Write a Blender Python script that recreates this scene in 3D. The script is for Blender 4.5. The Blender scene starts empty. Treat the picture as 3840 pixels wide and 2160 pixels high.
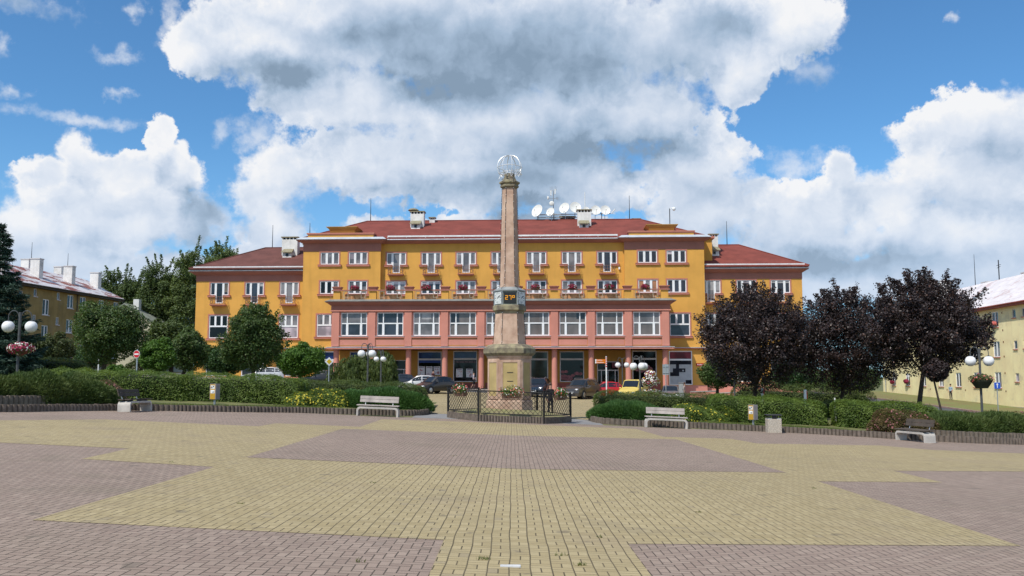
import bpy, bmesh, math, random
import numpy as np
from mathutils import Vector, Matrix
R=math.radians; PI=math.pi
random.seed(7); rng=np.random.default_rng(11)
SC=bpy.context.scene; COL=SC.collection

# ---------------------------------------------------------------- camera model (used to survey the photograph)
F=3400.; TH=math.atan(338/3400.); CZ=1.69
_c,_s=math.cos(TH),math.sin(TH)
def ray(px,py):
    u=(px-1920)/F; v=(1080-py)/F
    return (u,_c-v*_s,_s+v*_c)
def at(px,py,Y):
    d=ray(px,py); t=Y/d[1]
    return Vector((d[0]*t,Y,CZ+d[2]*t))
def g(Y): return float(np.interp(Y,[-50,0,42,60,80,95,130,400],[.34,0,-.286,-.12,.2,.42,.6,.6]))
def sst(a,b,x):
    t=max(0.,min(1.,(x-a)/(b-a))); return t*t*(3-2*t)
def zt(X,Y):
    z=-.04*max(-60,min(60,X))+g(Y)
    if X>25: z+=sst(25,46,X)*(.35+max(-20,min(60,Y-89))*.022)*sst(45,70,Y)
    return z
def gnd(px,Y):
    """terrain point seen in image column px at depth Y"""
    X=(px-1920)/F*Y
    for _ in range(3):
        z=zt(X,Y); d=(z-CZ)/Y
        # depth along the optical axis for a point at (X,Y,z)
        w=Y*_c+(z-CZ)*_s
        X=(px-1920)/F*w
    return Vector((X,Y,zt(X,Y)))

# ---------------------------------------------------------------- mesh builder
class MB:
    def __init__(s): s.v=[]; s.f=[]
    def add(s,vs,fs):
        o=len(s.v); s.v+= [tuple(p) for p in vs]; s.f+=[tuple(i+o for i in q) for q in fs]; return s
    def quad(s,a,b,c,d): return s.add([a,b,c,d],[(0,1,2,3)])
    def box(s,x0,x1,y0,y1,z0,z1):
        return s.add([(x0,y0,z0),(x1,y0,z0),(x1,y1,z0),(x0,y1,z0),(x0,y0,z1),(x1,y0,z1),(x1,y1,z1),(x0,y1,z1)],
          [(0,3,2,1),(4,5,6,7),(0,1,5,4),(1,2,6,5),(2,3,7,6),(3,0,4,7)])
    def frus(s,a,z0,b,z1):
        """a,b = (x0,x1,y0,y1) at z0 and z1"""
        return s.add([(a[0],a[2],z0),(a[1],a[2],z0),(a[1],a[3],z0),(a[0],a[3],z0),(b[0],b[2],z1),(b[1],b[2],z1),(b[1],b[3],z1),(b[0],b[3],z1)],
          [(0,3,2,1),(4,5,6,7),(0,1,5,4),(1,2,6,5),(2,3,7,6),(3,0,4,7)])
    def prism(s,poly,z0,z1,M=None):
        n=len(poly); vs=[Vector((x,y,z0)) for x,y in poly]+[Vector((x,y,z1)) for x,y in poly]
        if M is not None: vs=[M@p for p in vs]
        fs=[tuple(range(n))[::-1],tuple(range(n,2*n))]+[(i,(i+1)%n,n+(i+1)%n,n+i) for i in range(n)]
        return s.add(vs,fs)
    def loft(s,rings,cap=True,closed=True):
        n=len(rings[0]); vs=[p for r in rings for p in r]; fs=[]
        for k in range(len(rings)-1):
            for i in range(n if closed else n-1):
                j=(i+1)%n; fs.append((k*n+i,k*n+j,(k+1)*n+j,(k+1)*n+i))
        if cap: fs+= [tuple(range(n))[::-1],tuple(range((len(rings)-1)*n,len(rings)*n))]
        return s.add(vs,fs)
    def tube(s,pts,r,n=8,cap=True):
        pts=[Vector(p) for p in pts]; rs=r if isinstance(r,(list,tuple)) else [r]*len(pts); rings=[]
        up=None
        for i,p in enumerate(pts):
            d=(pts[min(i+1,len(pts)-1)]-pts[max(i-1,0)]).normalized()
            if up is None: up=Vector((0,0,1)) if abs(d.z)<.9 else Vector((0,1,0))
            a=d.cross(up)
            if a.length<1e-4: a=d.orthogonal()
            a.normalize(); b=a.cross(d).normalized(); up=b
            rings.append([p+(a*math.cos(t)+b*math.sin(t))*rs[i] for t in [2*PI*k/n for k in range(n)]])
        return s.loft(rings,cap)
    def lathe(s,prof,n=16,c=(0,0,0),cap=True,rot=0.):
        return s.loft([[(c[0]+r*math.cos(rot+2*PI*k/n),c[1]+r*math.sin(rot+2*PI*k/n),c[2]+z) for k in range(n)] for r,z in prof],cap)
    def sphere(s,c,r,n=16,m=10,sc=(1,1,1)):
        rings=[]
        for j in range(1,m):
            t=PI*j/m; rings.append([(c[0]+r*sc[0]*math.sin(t)*math.cos(2*PI*k/n),c[1]+r*sc[1]*math.sin(t)*math.sin(2*PI*k/n),c[2]-r*sc[2]*math.cos(t)) for k in range(n)])
        return s.loft(rings,True)
    def wall(s,x0,x1,z0,z1,y,ops,depth=.16):
        """wall face in the plane y (towards -y) with real openings and reveals"""
        xs=sorted({x0,x1}|{v for o in ops for v in o[:2] if x0<v<x1}); zs=sorted({z0,z1}|{v for o in ops for v in o[2:4] if z0<v<z1})
        for i in range(len(xs)-1):
            for j in range(len(zs)-1):
                cx=(xs[i]+xs[i+1])/2; cz=(zs[j]+zs[j+1])/2
                if any(o[0]<cx<o[1] and o[2]<cz<o[3] for o in ops): continue
                s.quad((xs[i],y,zs[j]),(xs[i+1],y,zs[j]),(xs[i+1],y,zs[j+1]),(xs[i],y,zs[j+1]))
        for o in ops:
            a,b,c,d=o[:4]; e=y+depth; om=o[4] if len(o)>4 else ''
            if 'b' not in om: s.quad((a,y,c),(b,y,c),(b,e,c),(a,e,c))
            if 't' not in om: s.quad((a,y,d),(a,e,d),(b,e,d),(b,y,d))
            if 'l' not in om: s.quad((a,y,c),(a,e,c),(a,e,d),(a,y,d))
            if 'r' not in om: s.quad((b,y,c),(b,y,d),(b,e,d),(b,e,c))
        return s
    def build(s,name,mat=None,parent=None,smooth=False,bevel=0,recalc=True):
        me=bpy.data.meshes.new(name); me.from_pydata(s.v,[],s.f); me.update()
        if recalc:
            bm=bmesh.new(); bm.from_mesh(me)
            if bevel: 
                bmesh.ops.remove_doubles(bm,verts=bm.verts,dist=1e-5)
                es=[e for e in bm.edges if len(e.link_faces)==2 and e.calc_face_angle(0)>R(30)]
                bmesh.ops.bevel(bm,geom=es,offset=bevel,segments=1,affect='EDGES',clamp_overlap=True)
            bmesh.ops.recalc_face_normals(bm,faces=bm.faces); bm.to_mesh(me); bm.free()
        if smooth:
            me.polygons.foreach_set('use_smooth',[True]*len(me.polygons))
            me.set_sharp_from_angle(angle=R(38))
        return link(me,name,mat,parent)
def link(me,name,mat=None,parent=None):
    o=bpy.data.objects.new(name,me); COL.objects.link(o)
    for m in (mat if isinstance(mat,(list,tuple)) else [mat]):
        if m: me.materials.append(m)
    if parent is not None: o.parent=parent
    return o
def tag(o,label=None,cat=None,group=None,kind=None):
    if label: o['label']=label
    if cat: o['category']=cat
    if group: o['group']=group
    if kind: o['kind']=kind
    return o
def thing(name,label,cat,loc=(0,0,0),rotz=0,group=None):
    o=bpy.data.objects.new(name,None); COL.objects.link(o); o.location=loc; o.rotation_euler=(0,0,rotz)
    o.empty_display_size=.2
    return tag(o,label,cat,group)
def dup(root,loc,rotz=None,label=None,group=None):
    r=root.copy(); COL.objects.link(r); r.location=loc
    if rotz is not None: r.rotation_euler=(0,0,rotz)
    if label: r['label']=label
    if group: r['group']=group
    for ch in list(root.children):
        c=ch.copy(); COL.objects.link(c); c.parent=r
        for gc in list(ch.children):
            d=gc.copy(); COL.objects.link(d); d.parent=c
    return r
def fastmesh(name,V,Q,mat=None,parent=None,mi=None,smooth=False):
    """V (n,3) array, Q (m,4) int array"""
    me=bpy.data.meshes.new(name); n=len(V); m=len(Q); k=Q.shape[1]
    me.vertices.add(n); me.vertices.foreach_set('co',np.asarray(V,np.float32).ravel())
    me.loops.add(m*k); me.loops.foreach_set('vertex_index',Q.astype(np.int32).ravel())
    me.polygons.add(m); me.polygons.foreach_set('loop_start',np.arange(0,m*k,k,dtype=np.int32))
    if mi is not None: me.polygons.foreach_set('material_index',np.asarray(mi,np.int32))
    me.update(calc_edges=True); me.validate()
    return link(me,name,mat,parent)

# ---------------------------------------------------------------- materials
def nodes(name):
    m=bpy.data.materials.new(name); m.use_nodes=True; nt=m.node_tree; nt.nodes.clear()
    return m,nt,nt.nodes.new('ShaderNodeOutputMaterial')
def N(nt,t,**k):
    n=nt.nodes.new(t)
    for a,b in k.items():
        if a.startswith('i_'): n.inputs[int(a[2:])].default_value=b
        else: setattr(n,a,b)
    return n
def L(nt,a,b): nt.links.new(a,b)
def math_(nt,op,a,b=None,c=None,clamp=False):
    n=N(nt,'ShaderNodeMath',operation=op,use_clamp=clamp)
    for i,x in enumerate((a,b,c)):
        if x is None: continue
        if isinstance(x,(int,float)): n.inputs[i].default_value=x
        else: L(nt,x,n.inputs[i])
    return n.outputs[0]
def mixc(nt,f,a,b,bt='MIX'):
    n=N(nt,'ShaderNodeMix',data_type='RGBA',blend_type=bt)
    for i,x in ((0,f),(6,a),(7,b)):
        if isinstance(x,(int,float)): n.inputs[i].default_value=x
        elif isinstance(x,tuple): n.inputs[i].default_value=(*x[:3],1)
        else: L(nt,x,n.inputs[i])
    return n.outputs[2]
def ramp(nt,x,a,b):
    n=N(nt,'ShaderNodeMapRange',interpolation_type='SMOOTHSTEP'); L(nt,x,n.inputs[0]); n.inputs[1].default_value=a; n.inputs[2].default_value=b
    return n.outputs[0]
_MC={}
def M(name,rgb,rough=.8,var=.12,vs=1.5,bump=0.,bs=60.,metal=0.,spec=.4,tint=None,streak=0.,dirt=0.):
    """plain procedural material: large soft blotches, fine grain, optional rain streaks"""
    if name in _MC: return _MC[name]
    m,nt,out=nodes(name)
    b=N(nt,'ShaderNodeBsdfPrincipled'); L(nt,b.outputs[0],out.inputs[0])
    b.inputs['Roughness'].default_value=rough; b.inputs['Metallic'].default_value=metal; b.inputs['Specular IOR Level'].default_value=spec
    tc=N(nt,'ShaderNodeTexCoord').outputs['Object']
    n1=N(nt,'ShaderNodeTexNoise'); L(nt,tc,n1.inputs['Vector']); n1.inputs['Scale'].default_value=vs; n1.inputs['Detail'].default_value=5; n1.inputs['Roughness'].default_value=.6
    n2=N(nt,'ShaderNodeTexNoise'); L(nt,tc,n2.inputs['Vector']); n2.inputs['Scale'].default_value=bs; n2.inputs['Detail'].default_value=3
    f=ramp(nt,n1.outputs[0],.3,.7)
    lo=tuple(c*(1-var) for c in rgb); hi=tuple(min(.95,c*(1+var)) for c in (tint or rgb))
    col=mixc(nt,f,lo,hi)
    fine=math_(nt,'MULTIPLY_ADD',n2.outputs[0],var*1.2,1-var*.6)
    col=mixc(nt,1.,col,fine,'MULTIPLY')
    if streak:
        mp=N(nt,'ShaderNodeMapping'); mp.inputs['Scale'].default_value=(2.2,2.2,.13); L(nt,tc,mp.inputs[0])
        n3=N(nt,'ShaderNodeTexNoise'); L(nt,mp.outputs[0],n3.inputs['Vector']); n3.inputs['Scale'].default_value=1.; n3.inputs['Detail'].default_value=6
        col=mixc(nt,math_(nt,'MULTIPLY',ramp(nt,n3.outputs[0],.5,.75),streak),col,tuple(c*.55 for c in rgb))
    if dirt:
        n4=N(nt,'ShaderNodeTexNoise'); L(nt,tc,n4.inputs['Vector']); n4.inputs['Scale'].default_value=.35; n4.inputs['Detail'].default_value=7; n4.inputs['Roughness'].default_value=.68
        col=mixc(nt,math_(nt,'MULTIPLY',ramp(nt,n4.outputs[0],.52,.68),dirt),col,(.33,.31,.27))
    L(nt,col,b.inputs['Base Color'])
    if bump:
        bp=N(nt,'ShaderNodeBump'); bp.inputs['Strength'].default_value=bump; bp.inputs['Distance'].default_value=.01
        L(nt,n2.outputs[0],bp.inputs['Height']); L(nt,bp.outputs[0],b.inputs['Normal'])
    _MC[name]=m; return m
def leafmat(name,a,b,rough=.55,trans=.28,c=None):
    """foliage: every leaf its own tone between a and b (c = a few odd ones)"""
    if name in _MC: return _MC[name]
    m,nt,out=nodes(name)
    gi=N(nt,'ShaderNodeNewGeometry').outputs['Random Per Island']
    tc=N(nt,'ShaderNodeTexCoord').outputs['Object']
    n1=N(nt,'ShaderNodeTexNoise'); L(nt,tc,n1.inputs['Vector']); n1.inputs['Scale'].default_value=1.3; n1.inputs['Detail'].default_value=3
    col=mixc(nt,math_(nt,'ADD',math_(nt,'MULTIPLY',gi,.5),math_(nt,'MULTIPLY',ramp(nt,n1.outputs[0],.38,.62),.5)),a,b)
    if c: col=mixc(nt,math_(nt,'GREATER_THAN',gi,.93),col,c)
    p=N(nt,'ShaderNodeBsdfPrincipled'); L(nt,col,p.inputs['Base Color']); p.inputs['Roughness'].default_value=rough; p.inputs['Specular IOR Level'].default_value=.35
    t=N(nt,'ShaderNodeBsdfTranslucent'); L(nt,mixc(nt,1.,col,(1.3,1.25,.6),'MULTIPLY'),t.inputs[0])
    mx=N(nt,'ShaderNodeMixShader'); mx.inputs[0].default_value=trans
    L(nt,p.outputs[0],mx.inputs[1]); L(nt,t.outputs[0],mx.inputs[2]); L(nt,mx.outputs[0],out.inputs[0])
    _MC[name]=m; return m

# ---------------------------------------------------------------- world, sun, camera
SUN_AZ=R(-38); SUN_EL=R(54)   # to the left and behind the camera
def world():
    w=bpy.data.worlds.new('World'); SC.world=w; w.use_nodes=True; nt=w.node_tree; nt.nodes.clear()
    out=N(nt,'ShaderNodeOutputWorld'); bg=N(nt,'ShaderNodeBackground'); bg.inputs[1].default_value=.1; L(nt,bg.outputs[0],out.inputs[0])
    sky=N(nt,'ShaderNodeTexSky',sky_type='NISHITA'); sky.sun_disc=False; sky.sun_elevation=SUN_EL
    # sun azimuth: direction to the sun is (-sin38,-cos38)
    sky.sun_rotation=math.atan2(-math.sin(R(38)),-math.cos(R(38))); sky.altitude=400; sky.air_density=1.; sky.dust_density=.5; sky.ozone_density=3.2
    tc=N(nt,'ShaderNodeTexCoord').outputs['Generated']
    sx=N(nt,'ShaderNodeSeparateXYZ'); L(nt,tc,sx.inputs[0])
    az=math_(nt,'MULTIPLY',math_(nt,'ARCTAN2',sx.outputs[0],sx.outputs[1]),57.2958)
    el=math_(nt,'MULTIPLY',math_(nt,'ARCSINE',sx.outputs[2]),57.2958)
    co=N(nt,'ShaderNodeCombineXYZ'); L(nt,az,co.inputs[0]); L(nt,el,co.inputs[1])
    base=co.outputs[0]
    # slow warp so the cloud banks have no smooth outlines
    wn=N(nt,'ShaderNodeTexNoise'); L(nt,base,wn.inputs['Vector']); wn.inputs['Scale'].default_value=.33; wn.inputs['Detail'].default_value=5; wn.inputs['Roughness'].default_value=.62
    wv=N(nt,'ShaderNodeVectorMath',operation='MULTIPLY_ADD'); L(nt,wn.outputs['Color'],wv.inputs[0]); wv.inputs[1].default_value=(3.4,2.6,0); wv.inputs[2].default_value=(-1.7,-1.3,0)
    P=N(nt,'ShaderNodeVectorMath',operation='ADD'); L(nt,base,P.inputs[0]); L(nt,wv.outputs[0],P.inputs[1]); P=P.outputs[0]
    def ae(x,y):
        k=3840/2576; d=ray(x*k,y*k); return math.degrees(math.atan2(d[0],d[1])),math.degrees(math.atan2(d[2],math.hypot(d[0],d[1])))
    def field(bl,vec):
        cur=None
        for x,y,rx,ry in bl:
            a,e=ae(x,y); k=57.2958*1.4907/F; ra,re=rx*k*.97,ry*k*.97
            q=N(nt,'ShaderNodeVectorMath',operation='MULTIPLY_ADD'); L(nt,vec,q.inputs[0]); q.inputs[1].default_value=(1/ra,1/re,0); q.inputs[2].default_value=(-a/ra,-e/re,0)
            ln=N(nt,'ShaderNodeVectorMath',operation='LENGTH'); L(nt,q.outputs[0],ln.inputs[0]); d=ln.outputs['Value']
            if cur is None: cur=d
            else:
                n=N(nt,'ShaderNodeMath',operation='SMOOTH_MIN'); L(nt,cur,n.inputs[0]); L(nt,d,n.inputs[1]); n.inputs[2].default_value=.25; cur=n.outputs[0]
        return cur
    CL=CLOUDS
    def noise(vec,sc,det,ro):
        n=N(nt,'ShaderNodeTexNoise'); L(nt,vec,n.inputs['Vector']); n.inputs['Scale'].default_value=sc; n.inputs['Detail'].default_value=det; n.inputs['Roughness'].default_value=ro; return n
    d=field(CL,P)
    # away from the photographed part of the sky: broken cloud everywhere
    nb=noise(tc,2.6,6,.5)
    off=math_(nt,'MAXIMUM',ramp(nt,math_(nt,'ABSOLUTE',az),31,40),ramp(nt,el,25,32))
    dd=math_(nt,'ADD',math_(nt,'MULTIPLY',d,math_(nt,'SUBTRACT',1.,off)),math_(nt,'MULTIPLY',math_(nt,'MULTIPLY_ADD',nb.outputs[0],-6.,4.1),off))
    core=math_(nt,'SUBTRACT',1.,dd)          # >0 inside a bank
    ds=noise(base,.62,7,.60)
    dv=N(nt,'ShaderNodeVectorMath',operation='MULTIPLY_ADD'); L(nt,ds.outputs['Color'],dv.inputs[0]); dv.inputs[1].default_value=(1.6,1.6,0); L(nt,base,dv.inputs[2])
    def billow(vec):
        v=N(nt,'ShaderNodeTexVoronoi',feature='SMOOTH_F1'); v.voronoi_dimensions='2D'; L(nt,vec,v.inputs['Vector']); v.inputs['Scale'].default_value=.24
        v.inputs['Detail'].default_value=3.; v.inputs['Roughness'].default_value=.5; v.inputs['Lacunarity'].default_value=2.3; v.inputs['Smoothness'].default_value=.6
        v.normalize=True
        return v.outputs['Distance']
    b1=billow(dv.outputs[0])
    dv2=N(nt,'ShaderNodeVectorMath',operation='ADD'); L(nt,dv.outputs[0],dv2.inputs[0]); dv2.inputs[1].default_value=(-.5,1.1,0)
    b2=billow(dv2.outputs[0])
    dens=math_(nt,'ADD',math_(nt,'MULTIPLY',core,1.35),math_(nt,'MULTIPLY_ADD',b1,-.75,.26))
    fn=noise(base,.9,8,.62)
    dens=math_(nt,'ADD',dens,math_(nt,'MULTIPLY_ADD',fn.outputs[0],1.3,-.65))
    sf=noise(base,.16,3,.5)
    edge=math_(nt,'MULTIPLY_ADD',ramp(nt,sf.outputs[0],.42,.62),.55,.14)      # some rims crisp, some wispy
    n_=N(nt,'ShaderNodeMapRange',interpolation_type='SMOOTHSTEP'); L(nt,dens,n_.inputs[0]); n_.inputs[1].default_value=-.06; L(nt,edge,n_.inputs[2])
    alpha=math_(nt,'MULTIPLY',n_.outputs[0],.985)
    wd=math_(nt,'ADD',math_(nt,'SUBTRACT',1.,field(WISPS,P)),math_(nt,'MULTIPLY_ADD',fn.outputs[0],2.2,-1.1))
    alpha=math_(nt,'MAXIMUM',alpha,math_(nt,'MULTIPLY',ramp(nt,wd,-.15,1.0),.62))
    pu=N(nt,'ShaderNodeVectorMath',operation='ADD'); L(nt,P,pu.inputs[0]); pu.inputs[1].default_value=(-.7,1.9,0)
    top=math_(nt,'SUBTRACT',field(CL,pu.outputs[0]),d); top=math_(nt,'MAXIMUM',math_(nt,'MINIMUM',top,.5),-.4)
    # sunward relief: bright where the billow falls off towards the light
    inn=ramp(nt,dens,.15,.95); ed=math_(nt,'MULTIPLY_ADD',inn,-.55,1.)
    lit=math_(nt,'MULTIPLY_ADD',math_(nt,'MULTIPLY',math_(nt,'SUBTRACT',b2,b1),ed),1.15,.62)
    lit=math_(nt,'ADD',lit,math_(nt,'MULTIPLY',math_(nt,'MULTIPLY',top,ed),.6))
    # cauliflower texture, coarse and fine
    f2=noise(dv.outputs[0],.8,8,.62)
    lit=math_(nt,'ADD',lit,math_(nt,'MULTIPLY',math_(nt,'MULTIPLY_ADD',f2.outputs[0],.85,-.425),math_(nt,'MULTIPLY_ADD',inn,-.6,1.)))
    lit=math_(nt,'SUBTRACT',lit,math_(nt,'MULTIPLY',inn,.07))
    # rims catch the light, bank bases are greyest
    lit=math_(nt,'ADD',lit,math_(nt,'MULTIPLY',math_(nt,'SUBTRACT',1.,ramp(nt,dens,.05,.5)),.14))
    dk=field(DARKS,P); dark=ramp(nt,dk,1.75,.0)
    br=field(BRIGHTS,P)
    lit=math_(nt,'ADD',lit,math_(nt,'MULTIPLY',ramp(nt,br,1.6,.1),.26))
    lit=math_(nt,'SUBTRACT',lit,math_(nt,'MULTIPLY',dark,.54),clamp=True)
    cr=N(nt,'ShaderNodeValToRGB'); L(nt,lit,cr.inputs[0]); e=cr.color_ramp.elements
    e[0].position=0.; e[0].color=(2.1,2.9,3.9,1); e[1].position=1.; e[1].color=(7.9,7.95,8.1,1)
    for p,c in ((.25,(3.3,4.3,5.6,1)),(.5,(4.8,5.6,6.8,1)),(.75,(6.4,6.9,7.7,1))):
        x=cr.color_ramp.elements.new(p); x.color=c
    hz=ramp(nt,el,16,-1)
    sk=mixc(nt,1.,sky.outputs[0],SKYTINT,'MULTIPLY')
    sk=mixc(nt,math_(nt,'MULTIPLY',hz,.45),sk,(3.0,5.2,8.0))
    cc=mixc(nt,math_(nt,'MULTIPLY',ramp(nt,el,12,0),.5),cr.outputs[0],(4.9,6.2,8.0))
    L(nt,mixc(nt,alpha,sk,cc),bg.inputs[0])
    try: w.cycles.sampling_method='MANUAL'; w.cycles.sample_map_resolution=512
    except Exception: pass
SKYTINT=(.66,1.06,1.27)
CLOUDS=[(205,372,48,54),(400,345,44,50),(120,440,80,50),(300,440,130,62),(460,430,62,66),(310,540,260,105),(60,590,110,70),(470,560,110,75),
 (500,120,85,75),(700,110,240,125),(1000,60,440,180),(1350,120,460,200),(1720,90,340,140),(1990,60,130,85),(900,260,280,95),(1250,310,400,140),
 (1620,290,210,110),(1860,190,80,78),(1010,410,310,100),(700,430,105,80),(640,490,70,70),(690,560,110,95),(1300,450,400,95),(1750,420,150,90),(1790,520,190,100),
 (1250,590,400,60),(720,640,160,60),(2450,310,180,85),(2320,420,85,72),(2470,450,190,110),(2112,450,46,78),(2240,500,160,80),(2020,560,220,100),(2400,600,240,100),(1900,660,250,60),(2140,610,120,50),(1560,600,200,50),(2250,680,300,55),(150,660,190,55),(420,680,190,60),(2050,700,420,60),(2480,690,180,70),(1300,640,600,50)]
WISPS=[(190,293,170,22),(430,60,34,66),(8,115,24,26),(60,12,140,34),(25,222,32,18),(310,140,56,22),(340,35,24,24),(2045,175,60,40),(640,340,60,60),(560,330,30,40),(2000,420,80,50),(960,500,60,40),(295,240,24,14),(2370,35,20,16)]
DARKS=[(1300,130,330,110),(1540,370,250,70),(1130,225,200,55),(60,10,120,40),(1280,450,200,45),(720,170,140,40),(1450,150,160,70),(1800,70,120,50),(960,80,180,60),(520,560,50,60),(1330,545,110,60),(2150,660,200,40)]
BRIGHTS=[(930,205,80,60),(440,110,60,70),(640,110,90,45),(860,320,140,45),(205,350,55,45),(400,330,50,45),(470,400,40,40),(650,410,80,50),(2330,420,90,50),(2440,250,120,40),(1850,170,60,60),(2020,40,80,60),(1170,425,120,22),(2450,560,90,35),(800,40,160,30),(90,560,70,40),(1820,370,50,60),(560,600,40,40),(1150,540,90,30),(330,590,60,50),(300,470,120,50),(120,520,70,50),(700,540,60,70),(2250,560,120,60),(1650,330,90,40)]
def camera_sun():
    c=bpy.data.cameras.new('camera'); o=bpy.data.objects.new('camera',c); COL.objects.link(o)
    c.sensor_width=36; c.lens=36*F/3840; c.clip_end=6000; c.clip_start=.1
    o.location=(0,0,CZ); o.rotation_euler=(PI/2+TH,0,0); SC.camera=o
    l=bpy.data.lights.new('sun','SUN'); l.energy=3.6; l.angle=R(.53); l.color=(1,.945,.85)
    s=bpy.data.objects.new('sun',l); COL.objects.link(s)
    d=Vector((-math.sin(R(38))*math.cos(SUN_EL),-math.cos(R(38))*math.cos(SUN_EL),math.sin(SUN_EL)))
    s.rotation_euler=d.to_track_quat('Z','Y').to_euler(); s.location=(-30,-40,60)
    SC.view_settings.view_transform='Standard'; SC.view_settings.look='None'; SC.view_settings.exposure=.22; SC.view_settings.gamma=1
    SC.render.engine='CYCLES'; SC.cycles.max_bounces=6; SC.cycles.transparent_max_bounces=8; SC.cycles.use_denoising=True
    try: SC.cycles.denoiser='OPENIMAGEDENOISE'
    except Exception: pass
world(); camera_sun()
# ---------------------------------------------------------------- ground
def sheet(name,xs,ys,off,mat,inside=None,kind='structure',uvoff=None):
    nx,ny=len(xs),len(ys); V=[(x,y,zt(x,y)+off) for y in ys for x in xs]; Q=[]
    for j in range(ny-1):
        for i in range(nx-1):
            if inside and not inside((xs[i]+xs[i+1])/2,(ys[j]+ys[j+1])/2): continue
            Q.append((j*nx+i,j*nx+i+1,(j+1)*nx+i+1,(j+1)*nx+i))
    o=fastmesh(name,np.array(V),np.array(Q),mat); tag(o,kind=kind); return o
GRASS=M('grass_ground',(.075,.105,.028),.95,.3,.9,.6,30,tint=(.16,.15,.06))
xs=[-2500,-900,-400,-200,-120,-80,-60]+[x for x in range(-56,57,4)]+[60,80,120,200,400,900,2500]
ys=[-300,-120,-50,-20,0,10,20,30,42,48,54,60,66,72,80,88,95,102,110,120,130,150,170,200,300,400,800,3500]
sheet('ground',xs,ys,-.012,GRASS)

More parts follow.
